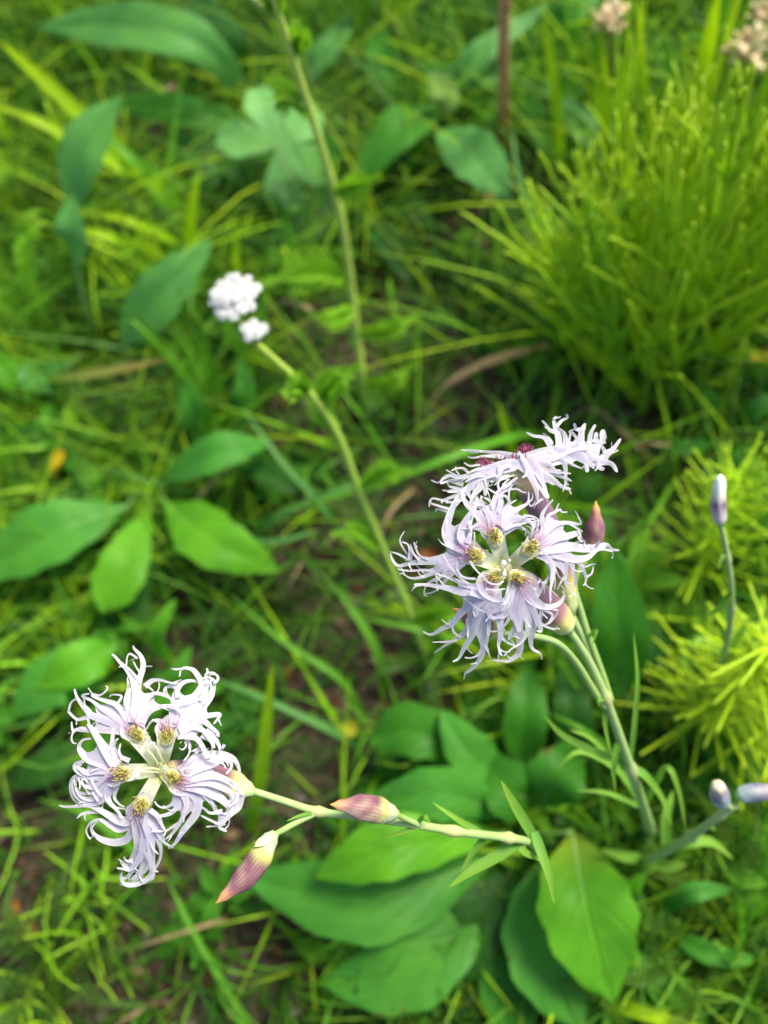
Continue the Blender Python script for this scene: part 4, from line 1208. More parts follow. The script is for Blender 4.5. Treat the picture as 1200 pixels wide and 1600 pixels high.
head(YB, (405, -120), 30, .350, .368)
YG = 'ferny yarrow rosettes in the grass'
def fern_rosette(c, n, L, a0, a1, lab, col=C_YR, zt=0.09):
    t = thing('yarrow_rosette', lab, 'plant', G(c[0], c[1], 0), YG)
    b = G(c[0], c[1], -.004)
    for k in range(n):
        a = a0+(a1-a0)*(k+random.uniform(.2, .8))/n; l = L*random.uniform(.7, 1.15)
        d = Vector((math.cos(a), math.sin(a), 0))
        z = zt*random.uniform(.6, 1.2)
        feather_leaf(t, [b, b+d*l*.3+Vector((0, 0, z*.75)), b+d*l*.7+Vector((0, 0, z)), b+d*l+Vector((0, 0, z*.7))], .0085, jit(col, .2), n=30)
fern_rosette((100, 560), 7, .11, 0.9, 3.0, 'ferny yarrow rosette beside the upright blue-green leaves', (0.22, 0.46, 0.02), .13)
fern_rosette((30, 480), 6, .11, 0.4, 2.2, 'ferny yarrow rosette among the tall yellow-green grass stalks', (0.22, 0.46, 0.02), .15)
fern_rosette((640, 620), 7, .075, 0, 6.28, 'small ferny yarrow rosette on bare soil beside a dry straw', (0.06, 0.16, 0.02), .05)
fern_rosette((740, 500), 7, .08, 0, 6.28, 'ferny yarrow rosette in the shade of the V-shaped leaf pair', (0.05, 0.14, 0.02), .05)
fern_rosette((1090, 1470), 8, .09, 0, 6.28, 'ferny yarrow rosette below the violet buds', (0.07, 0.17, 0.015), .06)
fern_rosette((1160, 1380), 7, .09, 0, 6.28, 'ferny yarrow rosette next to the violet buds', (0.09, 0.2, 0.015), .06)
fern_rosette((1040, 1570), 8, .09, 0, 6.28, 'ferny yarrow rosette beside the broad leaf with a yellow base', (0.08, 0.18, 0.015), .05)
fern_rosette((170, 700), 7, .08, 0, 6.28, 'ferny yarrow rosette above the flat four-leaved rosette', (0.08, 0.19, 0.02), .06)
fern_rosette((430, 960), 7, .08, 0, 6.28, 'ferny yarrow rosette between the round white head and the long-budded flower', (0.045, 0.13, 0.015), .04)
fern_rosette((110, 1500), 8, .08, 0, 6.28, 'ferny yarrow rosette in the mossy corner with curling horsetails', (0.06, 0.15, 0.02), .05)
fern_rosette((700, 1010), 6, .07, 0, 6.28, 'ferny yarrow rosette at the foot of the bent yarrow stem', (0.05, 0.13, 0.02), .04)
fern_rosette((1040, 300), 6, .09, 0.6, 2.6, 'ferny yarrow rosette behind the horsetail clump', (0.09, 0.2, 0.02), .08)

# ------------------------------------------------------------------ horsetails
C_HT = (0.20, 0.34, 0.012)
HT_MESH = {}
def branch_mesh(kind, curl):
    key = (kind, curl)
    if key in HT_MESH: return HT_MESH[key]
    mb = MB(); n = 12
    pts = [Vector((i/n, 0, curl*(i/n)**2+0.012*math.sin(i*1.9))) for i in range(n+1)]
    rr = [0.026*(1-0.45*i/n)*(1.22 if i % 3 == 0 else 0.95) for i in range(n+1)]
    pal = {0: (0.33, 0.58, 0.008), 1: (0.20, 0.48, 0.010), 2: (0.09, 0.26, 0.010), 3: (0.38, 0.60, 0.006)}[kind]
    tube(mb, pts, rr, [lerp3(pal, (0.46, 0.58, 0.02), 0.5*(i/n)**2) if i % 3 else lerp3(pal, (0.16, 0.18, 0.03), .3) for i in range(n+1)], 5)
    me = mb.mesh('branch'); me.materials.append(M_SHOOT)
    HT_MESH[key] = me
    return me
def horsetail(c, height, lean, lab, whorls=8, per=9, L=.055, kind=0, elev=0.6, grp='horsetails', thick=1.0, curls=(0.12, 0.22, -0.05)):
    b = G(c[0], c[1], -.004)
    t = thing('horsetail', lab, 'plant', b, grp)
    lean = Vector(lean)
    top = Vector((lean.x, lean.y, height)); mid = Vector((lean.x*.35, lean.y*.35, height*.52))
    q = catmull([Vector((0, 0, 0)), mid, top], 10); ts = tangents(q); n = len(q)-1
    mb = MB()
    pal = {0: (0.28, 0.48, 0.02), 1: (0.20, 0.40, 0.02), 2: (0.10, 0.24, 0.02), 3: (0.36, 0.52, 0.01)}[kind]
    tube(mb, [p+b for p in q], [.0019*(1-.5*i/n) for i in range(n+1)], [pal]*(n+1), 7)
    mb.build('stem', M_STEM, t)
    for w in range(whorls):
        u = 0.28+0.70*w/max(1, whorls-1); i = min(n, int(u*n)); p = q[i]; ax = ts[i]
        e1 = ax.orthogonal().normalized(); e2 = ax.cross(e1); ph = random.uniform(0, 6)
        l = L*(1.05-0.55*u)*random.uniform(.85, 1.15) if whorls > 1 else L
        for k in range(per):
            a = ph+2*math.pi*k/per+random.uniform(-.2, .2)
            ev = elev+random.uniform(-.18, .18)
            d = (e1*math.cos(a)+e2*math.sin(a))*math.cos(ev)+ax*math.sin(ev)
            o = bpy.data.objects.new('branch', branch_mesh(kind, random.choice(curls)))
            COL.objects.link(o); o.parent = t
            z = (ax-d*ax.dot(d)).normalized(); y = z.cross(d)
            R = Matrix((d, y, z)).transposed()
            ll = l*random.uniform(.75, 1.2); th = .050/max(ll, .02)*thick
            o.matrix_local = Matrix.Translation(p) @ R.to_4x4() @ Matrix.Diagonal((ll, ll*th, ll*th, 1))
    return t
horsetail((1075,1135), .17, (.012, .03, 0), 'bright yellow-green horsetail spreading like a star beside the single white-tipped bud', 9, 12, .075, 3, .32, None, 1.05)
horsetail((1140,1170), .12, (.01, .02, 0), 'yellow-green horsetail half hidden under the star-shaped one', 6, 8, .065, 3, .3, None, 1.3)
horsetail((1080,905), .14, (0, .03, 0), 'horsetail with rising branches close behind the white-tipped bud', 8, 9, .06, 0, .55, None)
horsetail((1150,860), .13, (.02, .02, 0), 'horsetail with drooping branches beside the white-tipped bud', 7, 9, .055, 1, .25, None)
HTG = 'upright horsetails of the tall clump'
for c, h, ln in (((1000,650), .20, (-.01, .03)), ((1040,640), .22, (0, .05)), ((1085,620), .21, (.02, .04)), ((1120,600), .22, (.03, .05)), ((960,640), .17, (-.03, .03)), ((925,610), .15, (-.04, .02)), ((1010,560), .19, (0, .04)), ((1060,540), .20, (.02, .05)),
                 ((1150,540), .20, (.03, .04)), ((985,600), .18, (-.02, .04)), ((1180,620), .18, (.04, .03)), ((1100,520), .17, (.02, .03)), ((950,540), .14, (-.02, .02)), ((1030,480), .15, (0, .02))):
    horsetail(c, h, (*ln, 0), 'slim upright horsetail in the tall yellow-green clump', 5, 6, .13, random.choice((0, 0, 1, 3, 3)), 1.12, HTG, 1.25, (0.2, 0.4, -0.15))
for c, h, ln, lab, k in (((60,1300), .05, (-.05, .0), 'low horsetail with curled yellow-green branches beside the long-budded flower', 1), ((190,1440), .045, (-.03, -.02), 'low horsetail with a few curled branches on bare mossy soil', 1),
                         ((130,1400), .05, (.04, .02), 'pale sprawling horsetail under the long-budded flower', 1), ((60,1520), .05, (.03, -.02), 'sprawling horsetail with long bowed branches in the mossy corner', 0),
                         ((1120,1440), .06, (.02, 0), 'dark sprawling horsetail below the violet buds', 2), ((1010,1500), .05, (.01, 0), 'dark sprawling horsetail beside the broad leaf with a yellow base', 2),
                         ((1170,1540), .06, (-.02, 0), 'dark sprawling horsetail over ferny leaves', 2), ((880,470), .09, (-.03, .02), 'small horsetail at the edge of the tall clump', 1),
                         ((290,520), .09, (-.02, .03), 'thin horsetail behind the round white flower head', 1), ((60,330), .12, (-.02, .03), 'horsetail among tall grass behind blue-green leaves', 0), ((220,360), .10, (.0, .03), 'bright horsetail between two blue-green leaves', 3)):
    horsetail(c, h, (*ln, 0), lab, 3, 4, .07, k, .30, None, .85, (0.5, 0.3, -0.3, 0.7))
# ------------------------------------------------------------------ single grass blades, stalks and dry things one can pick out
def one_blade(label, pts, wpx, cols, name='grass_shoot', cat='grass', fold=.2, mat=None, tipexp=.7, base=.7):
    """blade along (x, y, height) points; its foot is the last point, run on into the soil"""
    foot = pts[-1]
    g = G(foot[0], foot[1], -.004)
    p3 = [G(*p) for p in pts[::-1]]
    if foot[2] > 0.002: p3 = [Vector((p3[0].x, p3[0].y, -.004))]+p3
    else: p3[0] = g
    q = catmull(p3, 7); n = len(q)-1
    mb = MB()
    m = G(*pts[len(pts)//2])
    blade_sheet(mb, q, px2m(wpx, m), ((CAM-m).normalized()*.8+Vector((.1, .2, .4))).normalized(), [lerp3(cols[0], cols[1], i/n) for i in range(n+1)], fold=fold, tipexp=tipexp, base=base)
    o = mb.build(name, mat or M_BLADE)
    return tag(o, label, cat)
GY = ((0.20, 0.42, 0.010), (0.38, 0.56, 0.010)); GM = ((0.07, 0.24, 0.012), (0.12, 0.33, 0.025)); GB = ((0.06, 0.21, 0.04), (0.11, 0.30, 0.07)); GD = ((0.28, 0.20, 0.10), (0.34, 0.25, 0.13))
for lab, pts, w, c in (
    ('bright yellow-green grass blade standing close behind the long-budded flower', [(426,1038,.15),(418,1120,.11),(408,1210,.06),(392,1300,0)], 23, GY),
    ('long green grass blade arching across to the two open flowers', [(420,803,.10),(590,757,.13),(722,708,.14),(820,680,.08),(860,690,0)], 17, GM),
    ('short bright grass blade poking up behind the side-facing flower', [(778,628,.10),(790,670,.07),(806,720,.03),(815,760,0)], 18, GY),
    ('wide yellow-green grass blade sloping into the foot of the horsetail clump', [(812,445,.11),(880,510,.09),(960,585,.05),(1010,640,0)], 24, GY),
    ('thin grass blade bowing over bare soil below the round white head', [(492,885,.07),(545,945,.06),(590,1020,.04),(600,1090,0)], 16, GM),
    ('pale thin grass blade stretched behind the long-budded flower', [(330,1058,.06),(420,1095,.07),(525,1145,.05),(560,1170,0)], 14, GB),
    ('long thin grass blade running from under the long-budded flower', [(262,1375,.06),(310,1470,.05),(385,1600,.03),(400,1640,0)], 13, GM),
    ('grass blade with reddish tip lying over the upright blue-green leaf plant', [(258,562,.10),(180,578,.10),(110,590,.08),(60,600,0)], 20, ((0.12, 0.26, 0.03), (0.30, 0.24, 0.06))),
    ('narrow grass blade curving away from the flat four-leaved rosette', [(500,828,.06),(440,845,.06),(380,850,.04),(350,880,0)], 13, GB),
    ('pale grass blade under the long green arching blade', [(600,740,.08),(520,770,.08),(430,810,.05),(380,860,0)], 15, GB),
    ('bright grass blade lying beside the broad leaf with a yellow base', [(1120,1612,.05),(1030,1590,.05),(960,1568,.03),(930,1550,0)], 26, GY),
    ('tall yellow-green grass blade in front of the brown dead stalk', [(848,20,.16),(862,110,.12),(872,210,.07),(868,300,0)], 20, GY),
    ('thin bright grass stalk standing above the horsetail clump', [(1000,-10,.22),(998,80,.17),(1012,190,.10),(1020,300,0)], 17, GY),
    ('broad yellow-green grass blade behind the horsetail clump', [(1125,-20,.2),(1100,90,.15),(1075,210,.09),(1060,330,0)], 34, GY),
    ('second broad grass blade behind the horsetail clump, greener', [(1040,60,.16),(1050,150,.12),(1055,250,.07),(1050,340,0)], 26, GM),
    ('thin pale grass blade bowed over dark soil beside the V-shaped leaf pair', [(800,200,.10),(810,270,.09),(835,350,.06),(850,420,0)], 11, GB),
    ('dark grass blade beneath the two open flowers running into the leaves', [(560,965,.05),(640,980,.06),(720,1000,.04),(760,1020,0)], 14, GM),
    ('long bluish grass blade below the round white head', [(380,640,.09),(440,720,.08),(510,800,.05),(540,850,0)], 12, GB),
    ('green grass blade across the soil between flower and rosette', [(360,930,.05),(440,1000,.05),(530,1060,.04),(570,1120,0)], 12, GM),
    ('bowed grass blade among leaves below the closed striped bud', [(60,1250,.05),(130,1270,.06),(210,1330,.04),(240,1390,0)], 12, GM),
    ('thick upright grass blade crossing tall grass beside the bowing leaf', [(0,65,.20),(50,110,.17),(120,175,.13),(200,250,.07),(240,300,0)], 30, GY),
    ('long grass blade sloping behind the upright blue-green leaf', [(-10,165,.15),(60,190,.14),(150,240,.10),(260,300,.04),(300,340,0)], 24, GY),
    ('greenish grass blade sloping beside the dark centre of the bowing plant', [(165,210,.10),(215,255,.08),(250,280,.04),(280,310,0)], 22, GM),
    ('yellow pointed grass blade lying level between blue-green leaves', [(90,352,.09),(150,365,.10),(230,390,.06),(262,400,0)], 20, GY),
    ('second yellow grass blade lying level between blue-green leaves, broader', [(120,330,.09),(200,345,.10),(270,378,.05),(300,390,0)], 18, GY),
    ('upright grass blade rising beside the dark gap above the round white head', [(312,262,.12),(300,330,.08),(296,390,.04),(300,440,0)], 22, GY),
    ('slim grass blade rising left of the round white head', [(372,345,.10),(368,400,.07),(370,450,.03),(375,500,0)], 16, GY),
    ('bluish blade across the shade above the horsetail clump', [(870,150,.07),(930,190,.07),(985,230,.05),(1010,270,0)], 26, GB),
    ('grass blade lying over leaves at the foot of the star-shaped horsetail', [(860,1115,.08),(910,1140,.09),(960,1180,.06),(990,1230,0)], 13, GM)):
    one_blade(lab.replace(' left of', ' beside'), pts, w, c)
for lab, pts, w in (
    ('dry tan straw bent over the soil near the ferny rosette', [(665,645,.03),(700,598,.05),(770,560,.05),(850,540,.02),(870,535,0)], 20),
    ('second dry straw crossing the bent one', [(690,610,.03),(750,575,.04),(830,548,.02),(850,545,0)], 13),
    ('dry grey straw lying beside the bare soil patch', [(880,660,.02),(930,640,.03),(1000,700,.02),(1020,720,0)], 18),
    ('dry leaf scrap curled on the soil by the round white head', [(440,470,.04),(480,480,.05),(500,510,.02),(505,525,0)], 20),
    ('short dry straw on mossy soil in front of the long-budded flower', [(170,1610,.02),(200,1590,.03),(235,1570,.02),(250,1565,0)], 16),
    ('short dry straw stuck in the flat four-leaved rosette', [(300,790,.05),(325,760,.06),(350,738,.05),(365,730,0)], 13),
    ('dry straw lying under the two open flowers', [(590,850,.02),(610,800,.03),(640,770,.02),(650,765,0)], 16),
    ('thin brown straw in the gap below the round white head', [(480,860,.03),(460,900,.04),(440,930,.02),(430,945,0)], 10),
    ('brown straw lying under the side-facing flower', [(1000,690,.05),(1040,695,.05),(1100,700,.03),(1120,700,0)], 16),
    ('dry straw by the curled horsetail in the mossy corner', [(200,1485,.02),(260,1465,.03),(340,1440,.02),(360,1435,0)], 16)):
    one_blade(lab, pts, w*.45, GD, 'dry_straw', 'straw', fold=.1, mat=M_DRY)

# brown dead stalk, dry seed heads, orange and yellow scraps
DS = thing('dead_stalk', 'reddish brown dead stalk standing beside the V-shaped leaf pair', 'stalk', G(786, 255, 0))
px_stalk(DS, [(792,-60,.22,20),(789,0,.19,20),(787,60,.16,20),(787,140,.11,18),(786,255,-.005,17)], cols=((0.60, 0.35, 0.18), (0.50, 0.30, 0.15)), mat=M_DRY)
for a, b in (((788,20,.18), (800,5,.19)), ((787,100,.14), (778,85,.15))):
    mb = MB(); pp = catmull([G(*a), G((a[0]+b[0])/2, (a[1]+b[1])/2, b[2]), G(*b)], 3); tube(mb, pp, [.001]*len(pp), [(0.22, 0.12, 0.06)]*len(pp), 5); mb.build('twig', M_DRY, DS)
def seed_head(c, lab, z, r_px, foot):
    t = thing('dry_seed_head', lab, 'seed head', G(foot[0], foot[1], 0))
    px_stalk(t, [(c[0], c[1], z, 8), ((c[0]+foot[0])/2, (c[1]+foot[1])/2+5, z*.5, 8), (foot[0], foot[1], -.005, 8)], cols=((0.30, 0.26, 0.12), (0.2, 0.22, 0.08)), mat=M_DRY)
    ctr = G(c[0], c[1], z); R = px2m(r_px, ctr)
    for k in range(34):
        v = Vector((random.gauss(0, 1), random.gauss(0, 1), random.gauss(0, 1))).normalized()*R*random.uniform(.35, 1.0)
        v.z *= .55
        p = ctr+v; d = (v.normalized()+Vector((0, 0, .6))).normalized()*R*.26
        mb = MB(); pp = [p-d, p-d*.4, p+d*.3, p+d]
        tube(mb, pp, [R*.05, R*.13, R*.14, R*.03], [jit((0.72, 0.60, 0.36), .2)]*4, 6); s = mb.build('seed', M_DRY, t)
    mb = MB()
    for k in range(12):
        a = k*2.4; e = ctr+Vector((math.cos(a), math.sin(a), .2))*R*.7
        tube(mb, [ctr-Vector((0, 0, R*.6)), (ctr+e)/2, e], [.0005]*3, [(0.3, 0.26, 0.12)]*3, 4)
    mb.build('ray', M_DRY, t)
seed_head((950, 28), 'dry tan seed head standing above the grass near the brown stalk', .16, 34, (962, 150))
seed_head((1172, 78), 'dry yellowish seed head above the broad grass blades', .15, 44, (1165, 230))
seed_head((1195, 20), 'small dry seed head at the edge of the broad grass', .15, 28, (1190, 170))
def scrap(c, lab, r_px, col, ang=0.0, name='withered_leaf'):
    """small crumpled withered leaf resting on what is below it"""
    ctr = G(*c); R = px2m(r_px*.75, ctr); rows, cols = [], []
    for i in range(9):
        u = i/8; w = R*.75*math.sin(max(.05, u)*math.pi*.97); row = []
        for j in range(7):
            v = -1+j/3
            x, y = (u-.5)*2*R, v*w
            z = .25*R*math.sin(u*7+v*2)+.22*R*v*v+R*.3*abs(math.sin(v*3+u))
            row.append(ctr+Vector((x*math.cos(ang)-y*math.sin(ang), x*math.sin(ang)+y*math.cos(ang), z)))
        rows.append(row); cols.append(jit(col, .2))
    mb = MB(); mb.sheet(rows, cols)
    q = [rows[0][3], rows[0][3]+Vector((-.3*R*math.cos(ang), -.3*R*math.sin(ang), -R*.4)), Vector((rows[0][3].x-.4*R, rows[0][3].y, -.003))]
    pp = catmull(q, 3)
    t = thing(name, lab, 'withered leaf', Vector((ctr.x, ctr.y, 0)))
    org = ORG[t.name]
    mb.build('blade', M_DRY, t)
    sb = MB(); tube(sb, pp, [.0007]*len(pp), [lerp3(col, (0.2, 0.15, 0.08), .5)]*len(pp), 5); sb.build('leaf_stalk', M_DRY, t)
    return t
scrap((92,722,.05), 'yellow withered leaf caught in thin bowed grass', 24, (0.46, 0.32, 0.01), 1.2)
scrap((222,873,.035), 'small orange withered leaf beside the flat four-leaved rosette', 13, (0.34, 0.13, 0.015), .4)
scrap((24,1425,.02), 'orange-brown withered leaf in the mossy corner', 26, (0.20, 0.09, 0.02), 1.5)
scrap((45,1455,.015), 'brown withered leaf beside the orange-brown one in the mossy corner', 28, (0.20, 0.10, 0.04), .6)
scrap((268,140,.045), 'pale pinkish withered leaf under the bowing blue-green leaf', 16, (0.52, 0.36, 0.20), .2)
scrap((545,1140,.04), 'yellowish withered leaf between the open flowers', 26, (0.26, 0.26, 0.02), .9)
scrap((1185,560,.05), 'orange withered leaf at the rim of the horsetail clump', 22, (0.42, 0.25, 0.03), .3)
scrap((925,1000,.012), 'rust-coloured withered leaf behind the bunch of flower stems', 26, (0.30, 0.12, 0.03), .3)
scrap((670,870,.01), 'rust-brown withered leaf on bare soil behind the open flower', 26, (0.24, 0.09, 0.03), .3)
scrap((770,310,.01), 'brown withered leaf on soil under the V-shaped leaf pair', 22, (0.30, 0.16, 0.08), 1.0)

# ------------------------------------------------------------------ grass tufts with blades one can tell apart
def tuft(c, n, h, spread, lean, cols, label, wmm=(1.6, 3.2), grp='loose grass tufts'):
    b = G(c[0], c[1], -.003)
    t = thing('grass_tuft', label, 'grass', b, grp)
    for k in range(n):
        a = random.uniform(0, 6.283); r = spread*math.sqrt(random.random())
        hh = h*random.uniform(.6, 1.15)
        f = b+Vector((math.cos(a)*.008, math.sin(a)*.008, 0))*random.random()
        e = Vector((math.cos(a)*r+lean[0], math.sin(a)*r+lean[1], 0))
        pts = catmull([f, f+e*.25+Vector((0, 0, hh*.5)), f+e*.65+Vector((0, 0, hh*.92)), f+e*random.uniform(1, 1.35)+Vector((0, 0, hh*random.uniform(.75, 1.0)))], 4)
        m = len(pts)-1
        c0 = jit(cols[0], .25); c1 = jit(cols[1], .25)
        mb = MB()
        blade_sheet(mb, pts, random.uniform(*wmm)*(1.7 if c[1] < 520 else 1.15)/1000, Vector((math.cos(a+1.2), math.sin(a+1.2), .8)).normalized(), [lerp3(c0, c1, i/m) for i in range(m+1)], fold=.2)
        mb.build('blade', M_BLADE, t)
for c, n, h, sp, ln, cl, lab in (
    ((350,650), 18, .13, .05, (-.03, .05), GM, 'dense tuft of thin grass under the round white head'),
    ((260,520), 14, .12, .05, (-.01, .05), GY, 'yellow-green grass tuft between blue-green leaf and round white head'),
    ((420,610), 12, .10, .05, (.0, .04), GM, 'thin grass tuft beside the bent yarrow stem'),
    ((60,300), 14, .18, .06, (-.04, .06), GY, 'tall yellow-green grass tuft behind the upright blue-green leaves'),
    ((170,330), 12, .15, .05, (.0, .05), GY, 'yellow-green grass tuft in front of the bowing leaf'),
    ((20,200), 12, .18, .06, (-.02, .05), GY, 'tall grass tuft beside the bowing blue-green leaf'),
    ((120,90), 12, .17, .07, (.0, .05), GY, 'tall grass tuft behind the bowing blue-green leaf'),
    ((480,480), 10, .10, .04, (.0, .04), GM, 'grass tuft at the foot of the tall yarrow stem'),
    ((640,90), 14, .17, .07, (.0, .05), GY, 'yellow-green grass tuft behind the V-shaped leaf pair'),
    ((560,120), 12, .15, .06, (.0, .05), GM, 'green grass tuft beside the tall yarrow stem'),
    ((720,60), 12, .15, .06, (.0, .05), GY, 'grass tuft beside the brown dead stalk'),
    ((900,230), 12, .17, .06, (.0, .05), GM, 'green grass tuft in the shade between stalk and horsetails'),
    ((960,330), 14, .18, .06, (.01, .05), GY, 'yellow-green grass tuft rising behind the horsetail clump'),
    ((1060,330), 14, .20, .06, (.03, .05), GY, 'tall grass tuft standing behind the horsetail clump'),
    ((1150,350), 14, .20, .06, (.04, .05), GY, 'tall grass tuft under the yellowish seed head'),
    ((1180,470), 12, .18, .06, (.05, .03), GY, 'grass tuft leaning out of the horsetail clump'),
    ((1100,200), 12, .17, .06, (.03, .05), GM, 'green grass tuft under the broad grass blades'),
    ((900,80), 10, .15, .06, (.02, .04), GM, 'grass tuft below the tan seed head'),
    ((1010,60), 10, .15, .06, (.02, .04), GY, 'grass tuft next to the tan seed head'),
    ((700,430), 8, .07, .06, (.0, .02), GM, 'short grass tuft on shaded soil below the V-shaped leaf pair'),
    ((860,560), 10, .09, .06, (.0, .02), GM, 'short grass tuft at the foot of the wide sloping blade'),
    ((500,720), 8, .08, .07, (.02, .0), GM, 'low grass tuft beside the bent yarrow stem'),
    ((540,900), 9, .07, .08, (.0, .0), GM, 'sparse low grass tuft on the open soil patch'),
    ((430,1080), 9, .08, .08, (.0, .0), GM, 'sparse grass tuft behind the long-budded flower'),
    ((520,1060), 8, .07, .08, (.02, .0), GM, 'sparse grass tuft between the two flowering plants'),
    ((60,960), 10, .08, .06, (-.02, .02), GM, 'grass tuft under the flat four-leaved rosette'),
    ((40,760), 12, .10, .06, (-.02, .02), GY, 'bowed grass tuft around the yellow withered leaf'),
    ((120,640), 10, .10, .06, (-.02, .02), GM, 'bowed grass tuft below the upright blue-green leaves'),
    ((330,1480), 12, .06, .08, (.0, .0), GM, 'sparse grass tuft on bare soil below the long bud'),
    ((240,1560), 10, .06, .08, (.0, .0), GM, 'sparse grass tuft beside the short dry straw'),
    ((440,1530), 12, .06, .09, (.02, .0), GM, 'sparse grass tuft under the large glossy leaves'),
    ((470,1600), 10, .06, .08, (.03, .0), GM, 'grass tuft below the large glossy leaves'),
    ((90,1580), 10, .06, .07, (.0, .0), GY, 'yellowish grass tuft in the mossy corner'),
    ((40,1180), 10, .07, .07, (-.02, .0), GM, 'dark grass tuft beside the open long-budded flower'),
    ((1150,1470), 12, .09, .07, (.02, .0), GM, 'grass tuft among ferny leaves below the violet buds'),
    ((1100,1560), 12, .08, .07, (.02, .0), GM, 'grass tuft beside the bright lying blade'),
    ((1180,1310), 10, .09, .06, (.02, .02), GM, 'grass tuft beside the violet buds'),
    ((1060,1230), 10, .09, .05, (.0, .02), GM, 'grass tuft under the star-shaped horsetail'),
    ((1180,960), 10, .11, .06, (.02, .02), GY, 'yellow-green grass tuft beside the star-shaped horsetail'),
    ((1010,820), 9, .09, .06, (.0, .02), GM, 'dark grass tuft behind the closed purple bud'),
    ((870,760), 8, .06, .07, (.0, .02), GM, 'short grass tuft under the side-facing flower'),
    ((740,760), 8, .06, .07, (.0, .0), GM, 'short grass tuft beneath the open flowers')):
    tuft(c, n, h, sp, ln, cl, lab)

# ------------------------------------------------------------------ uncountable growth: fine grass, moss and litter
BARE = [G(x, y) for x, y in ((600,480),(560,560),(680,520),(600,780),(640,900),(520,960),(560,1080),(440,1040),(700,680),(760,640),(840,260),(700,380),(180,180),(230,210),(390,1500),(500,1180),(330,1380),(60,1250),(1000,800),(870,620),(200,600),(480,660),(300,980),(640,540),(700,600),(620,850),(660,780),(470,1000),(330,1540),(260,1590),(430,1560),(240,190),(300,220),(370,320),(820,330),(900,650),(760,330),(460,500),(580,1000),(480,880),(30,1440),(960,680),(390,1420),(150,1540),(1010,690))]
def clearing(x, y):
    k = 1.0
    for b in BARE:
        d = math.hypot(x-b.x, y-b.y)
        if d < .08: k = min(k, 0.06+0.94*(d/.08)**2)
    return k
def fine_grass(name, count, hr, wr, label, cat, pal, seed, area, flop=(.3, 1.2)):
    rng = random.Random(seed)
    V, F, C = [], [], []
    NS = 5
    for _ in range(count):
        x = rng.uniform(area[0], area[1]); y = rng.uniform(area[2], area[3])
        if rng.random() > clearing(x, y)*(0.35+1.1*(0.5+0.5*noise.noise(Vector((x*9, y*9, seed))))): continue
        z = ground_z(x, y)-.002
        far = min(1.0, max(0.0, (y-0.05)/0.5))
        h = rng.uniform(*hr)*(0.75+0.55*far); w = rng.uniform(*wr)
        a = rng.uniform(0, 6.283); fl = h*rng.uniform(*flop)
        dx, dy = math.cos(a)*fl, math.sin(a)*fl
        cu = rng.uniform(-.4, .4); sx, sy = -math.sin(a+cu)*w/2, math.cos(a+cu)*w/2
        pal_c = rng.choice(pal); k = rng.uniform(.7, 1.3)*(1+.45*noise.noise(Vector((x*5+7, y*5, seed)))); tint = rng.uniform(-.15, .15)
        b = len(V)
        bend = rng.uniform(.3, .9)
        for i in range(NS+1):
            u = i/NS; ww = (1-u**2)*.95+.05
            px, py, pz = x+dx*u**1.6+math.sin(u*3)*cu*h*.2, y+dy*u**1.6, z+h*(u-bend*.45*u*u)
            V.append((px-sx*ww, py-sy*ww, pz)); V.append((px+sx*ww, py+sy*ww, pz))
            c = (pal_c[0]*k*(1+tint)*(1+.3*u), pal_c[1]*k*(1+.15*u), pal_c[2]*k)
            C.append(c); C.append(c)
        for i in range(NS): F.append((b+2*i, b+2*i+1, b+2*i+3, b+2*i+2))
    mb = MB(); mb.v = [Vector(v) for v in V]; mb.f = F; mb.c = C
    o = mb.build(name, M_BLADE)
    return tag(o, label, cat, kind='stuff')
VIEW = (-.62, .55, -.42, .98)
fine_grass('grass', 44000, (.03, .10), (.0012, .0034), 'fine green grass growing all over the soil', 'grass', [(0.045, 0.16, 0.008), (0.085, 0.24, 0.008), (0.028, 0.12, 0.010), (0.17, 0.33, 0.008), (0.018, 0.075, 0.010)], 5, VIEW)
fine_grass('surrounding_grass', 30000, (.05, .14), (.0012, .003), 'tall loose grass around the flowering patch', 'grass', [(0.07, 0.25, 0.012), (0.13, 0.34, 0.012), (0.05, 0.20, 0.018), (0.20, 0.40, 0.010)], 8, (-2.4, 2.4, -1.9, 2.9), (.2, .8))
fine_grass('long_grass', 2600, (.06, .13), (.0020, .0045), 'scattered longer grass leaves bowing over the fine grass', 'grass', [(0.10, 0.30, 0.012), (0.19, 0.42, 0.010), (0.07, 0.24, 0.020), (0.28, 0.48, 0.010)], 61, VIEW, (.6, 1.6))
def specks(name, count, label, cat, pal, size, seed, area, lift, mat, long=1.0, bare=False):
    """tiny leaves, moss shoots or crumbs: a bent diamond each"""
    rng = random.Random(seed); V, F, C = [], [], []
    for _ in range(count):
        x = rng.uniform(area[0], area[1]); y = rng.uniform(area[2], area[3])
        d = 0.5+0.5*noise.noise(Vector((x*11, y*11, seed*1.7)))
        if not bare and rng.random() > clearing(x, y)*(.2+1.3*d): continue
        z = ground_z(x, y)+lift*rng.random()*(0.4+d)
        s = rng.uniform(*size); a = rng.uniform(0, 6.283); e = rng.uniform(-.3, .9)
        dr = Vector((math.cos(a)*math.cos(e), math.sin(a)*math.cos(e), math.sin(e)))*s*long; sd = Vector((-math.sin(a), math.cos(a), rng.uniform(-.3, .3)))*s*.35
        p = Vector((x, y, z)); b = len(V)
        up = Vector((0, 0, s*.12))
        V += [p, p+dr*.45+sd+up, p+dr, p+dr*.45-sd+up, p+dr*.5]
        F += [(b, b+4, b+1), (b+1, b+4, b+2), (b+2, b+4, b+3), (b+3, b+4, b)]
        c = jit(rng.choice(pal), .25); C += [c]*5
    mb = MB(); mb.v = V; mb.f = F; mb.c = C
    return tag(mb.build(name, mat), label, cat, kind='stuff')
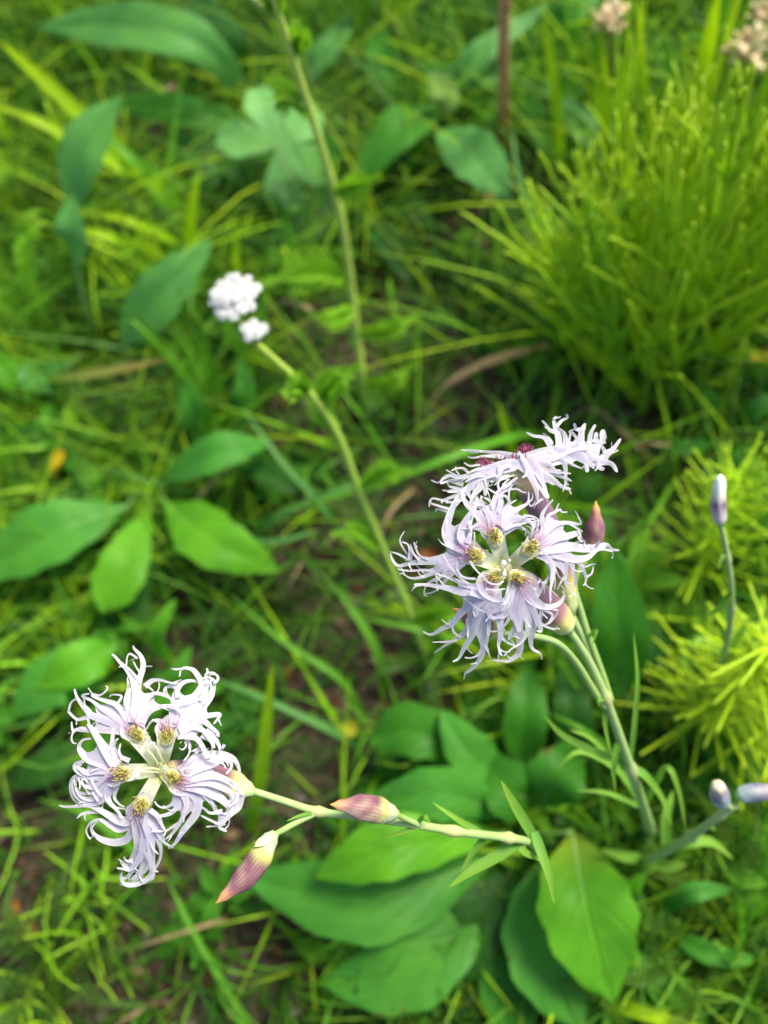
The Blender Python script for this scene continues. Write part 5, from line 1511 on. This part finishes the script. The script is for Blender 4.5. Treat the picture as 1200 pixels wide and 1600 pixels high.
specks('undergrowth', 60000, 'small green leaflets of low herbs covering the soil', 'undergrowth', [(0.020, 0.10, 0.008), (0.038, 0.14, 0.008), (0.014, 0.065, 0.010), (0.065, 0.19, 0.008)], (.004, .011), 21, VIEW, .028, M_BLADE)
specks('moss', 26000, 'short dark moss shoots on the soil', 'moss', [(0.03, 0.10, 0.010), (0.05, 0.14, 0.012), (0.02, 0.07, 0.012)], (.002, .0045), 33, VIEW, .006, M_BLADE)
specks('leaf_litter', 7000, 'brown crumbs and dry leaf bits lying on the soil', 'litter', [(0.12, 0.08, 0.05), (0.07, 0.04, 0.022), (0.18, 0.125, 0.08), (0.11, 0.04, 0.015), (0.14, 0.12, 0.10)], (.003, .010), 44, VIEW, .004, M_DRY, 1.4, True)

# ------------------------------------------------------------------ small herbs between the grass
HERB = []
for kind, (col, wr) in enumerate((((0.06, 0.24, 0.016), .42), ((0.10, 0.31, 0.018), .50), ((0.16, 0.40, 0.020), .36), ((0.035, 0.15, 0.014), .46))):
    for k in range(2):
        rows, cols, uvs = [], [], []
        for i in range(9):
            u = i/8; w = wr*(math.sin(min(1, u*1.15+.05)*math.pi*.9)**.8 if u < .97 else .03)
            rows.append([Vector((u, v*w/2, .22*math.sin(u*2.6)*(.6+k*.6)-.25*u*u+abs(v)*w*.16+.02*math.sin(u*17+v*3))) for v in (-1, -.6, -.2, .2, .6, 1)])
            uvs.append([(u, v*.5+.5) for v in (-1, -.6, -.2, .2, .6, 1)]); cols.append(col)
        mb = MB(); mb.sheet(rows, cols, uvs); me = mb.mesh('leaf'); me.materials.append(M_LEAF); HERB.append(me)
rng = random.Random(77)
n_h = 0
while n_h < 120:
    x, y = rng.uniform(0, 1200), rng.uniform(0, 1600)
    g = G(x, y, 0)
    if rng.random() > clearing(g.x, g.y): continue
    n_h += 1
    t = thing('small_herb', 'small low herb with a few oval leaves between the grass', 'plant', Vector((g.x, g.y, ground_z(g.x, g.y)-.002)), 'small herbs in the grass')
    k = rng.randrange(4); ph = rng.uniform(0, 6); n = rng.randint(4, 7); L = rng.uniform(.018, .045); hh = rng.uniform(.006, .045)
    for i in range(n):
        o = bpy.data.objects.new('leaf', HERB[k*2+rng.randrange(2)]); COL.objects.link(o); o.parent = t
        o.location = (0, 0, hh*rng.uniform(.5, 1)); l = L*rng.uniform(.7, 1.15)
        o.rotation_euler = (rng.uniform(-.3, .3), rng.uniform(-.55, .15), ph+i*6.283/n+rng.uniform(-.3, .3)); o.scale = (l, l, l)
    sb = MB(); b0 = ORG[t.name]; tube(sb, [b0-Vector((0, 0, .003)), b0+Vector((.001, 0, hh*.5)), b0+Vector((0, 0, hh))], [.0009, .0008, .0006], [(0.16, 0.26, 0.06)]*3, 5); sb.build('stem', M_STEM, t)
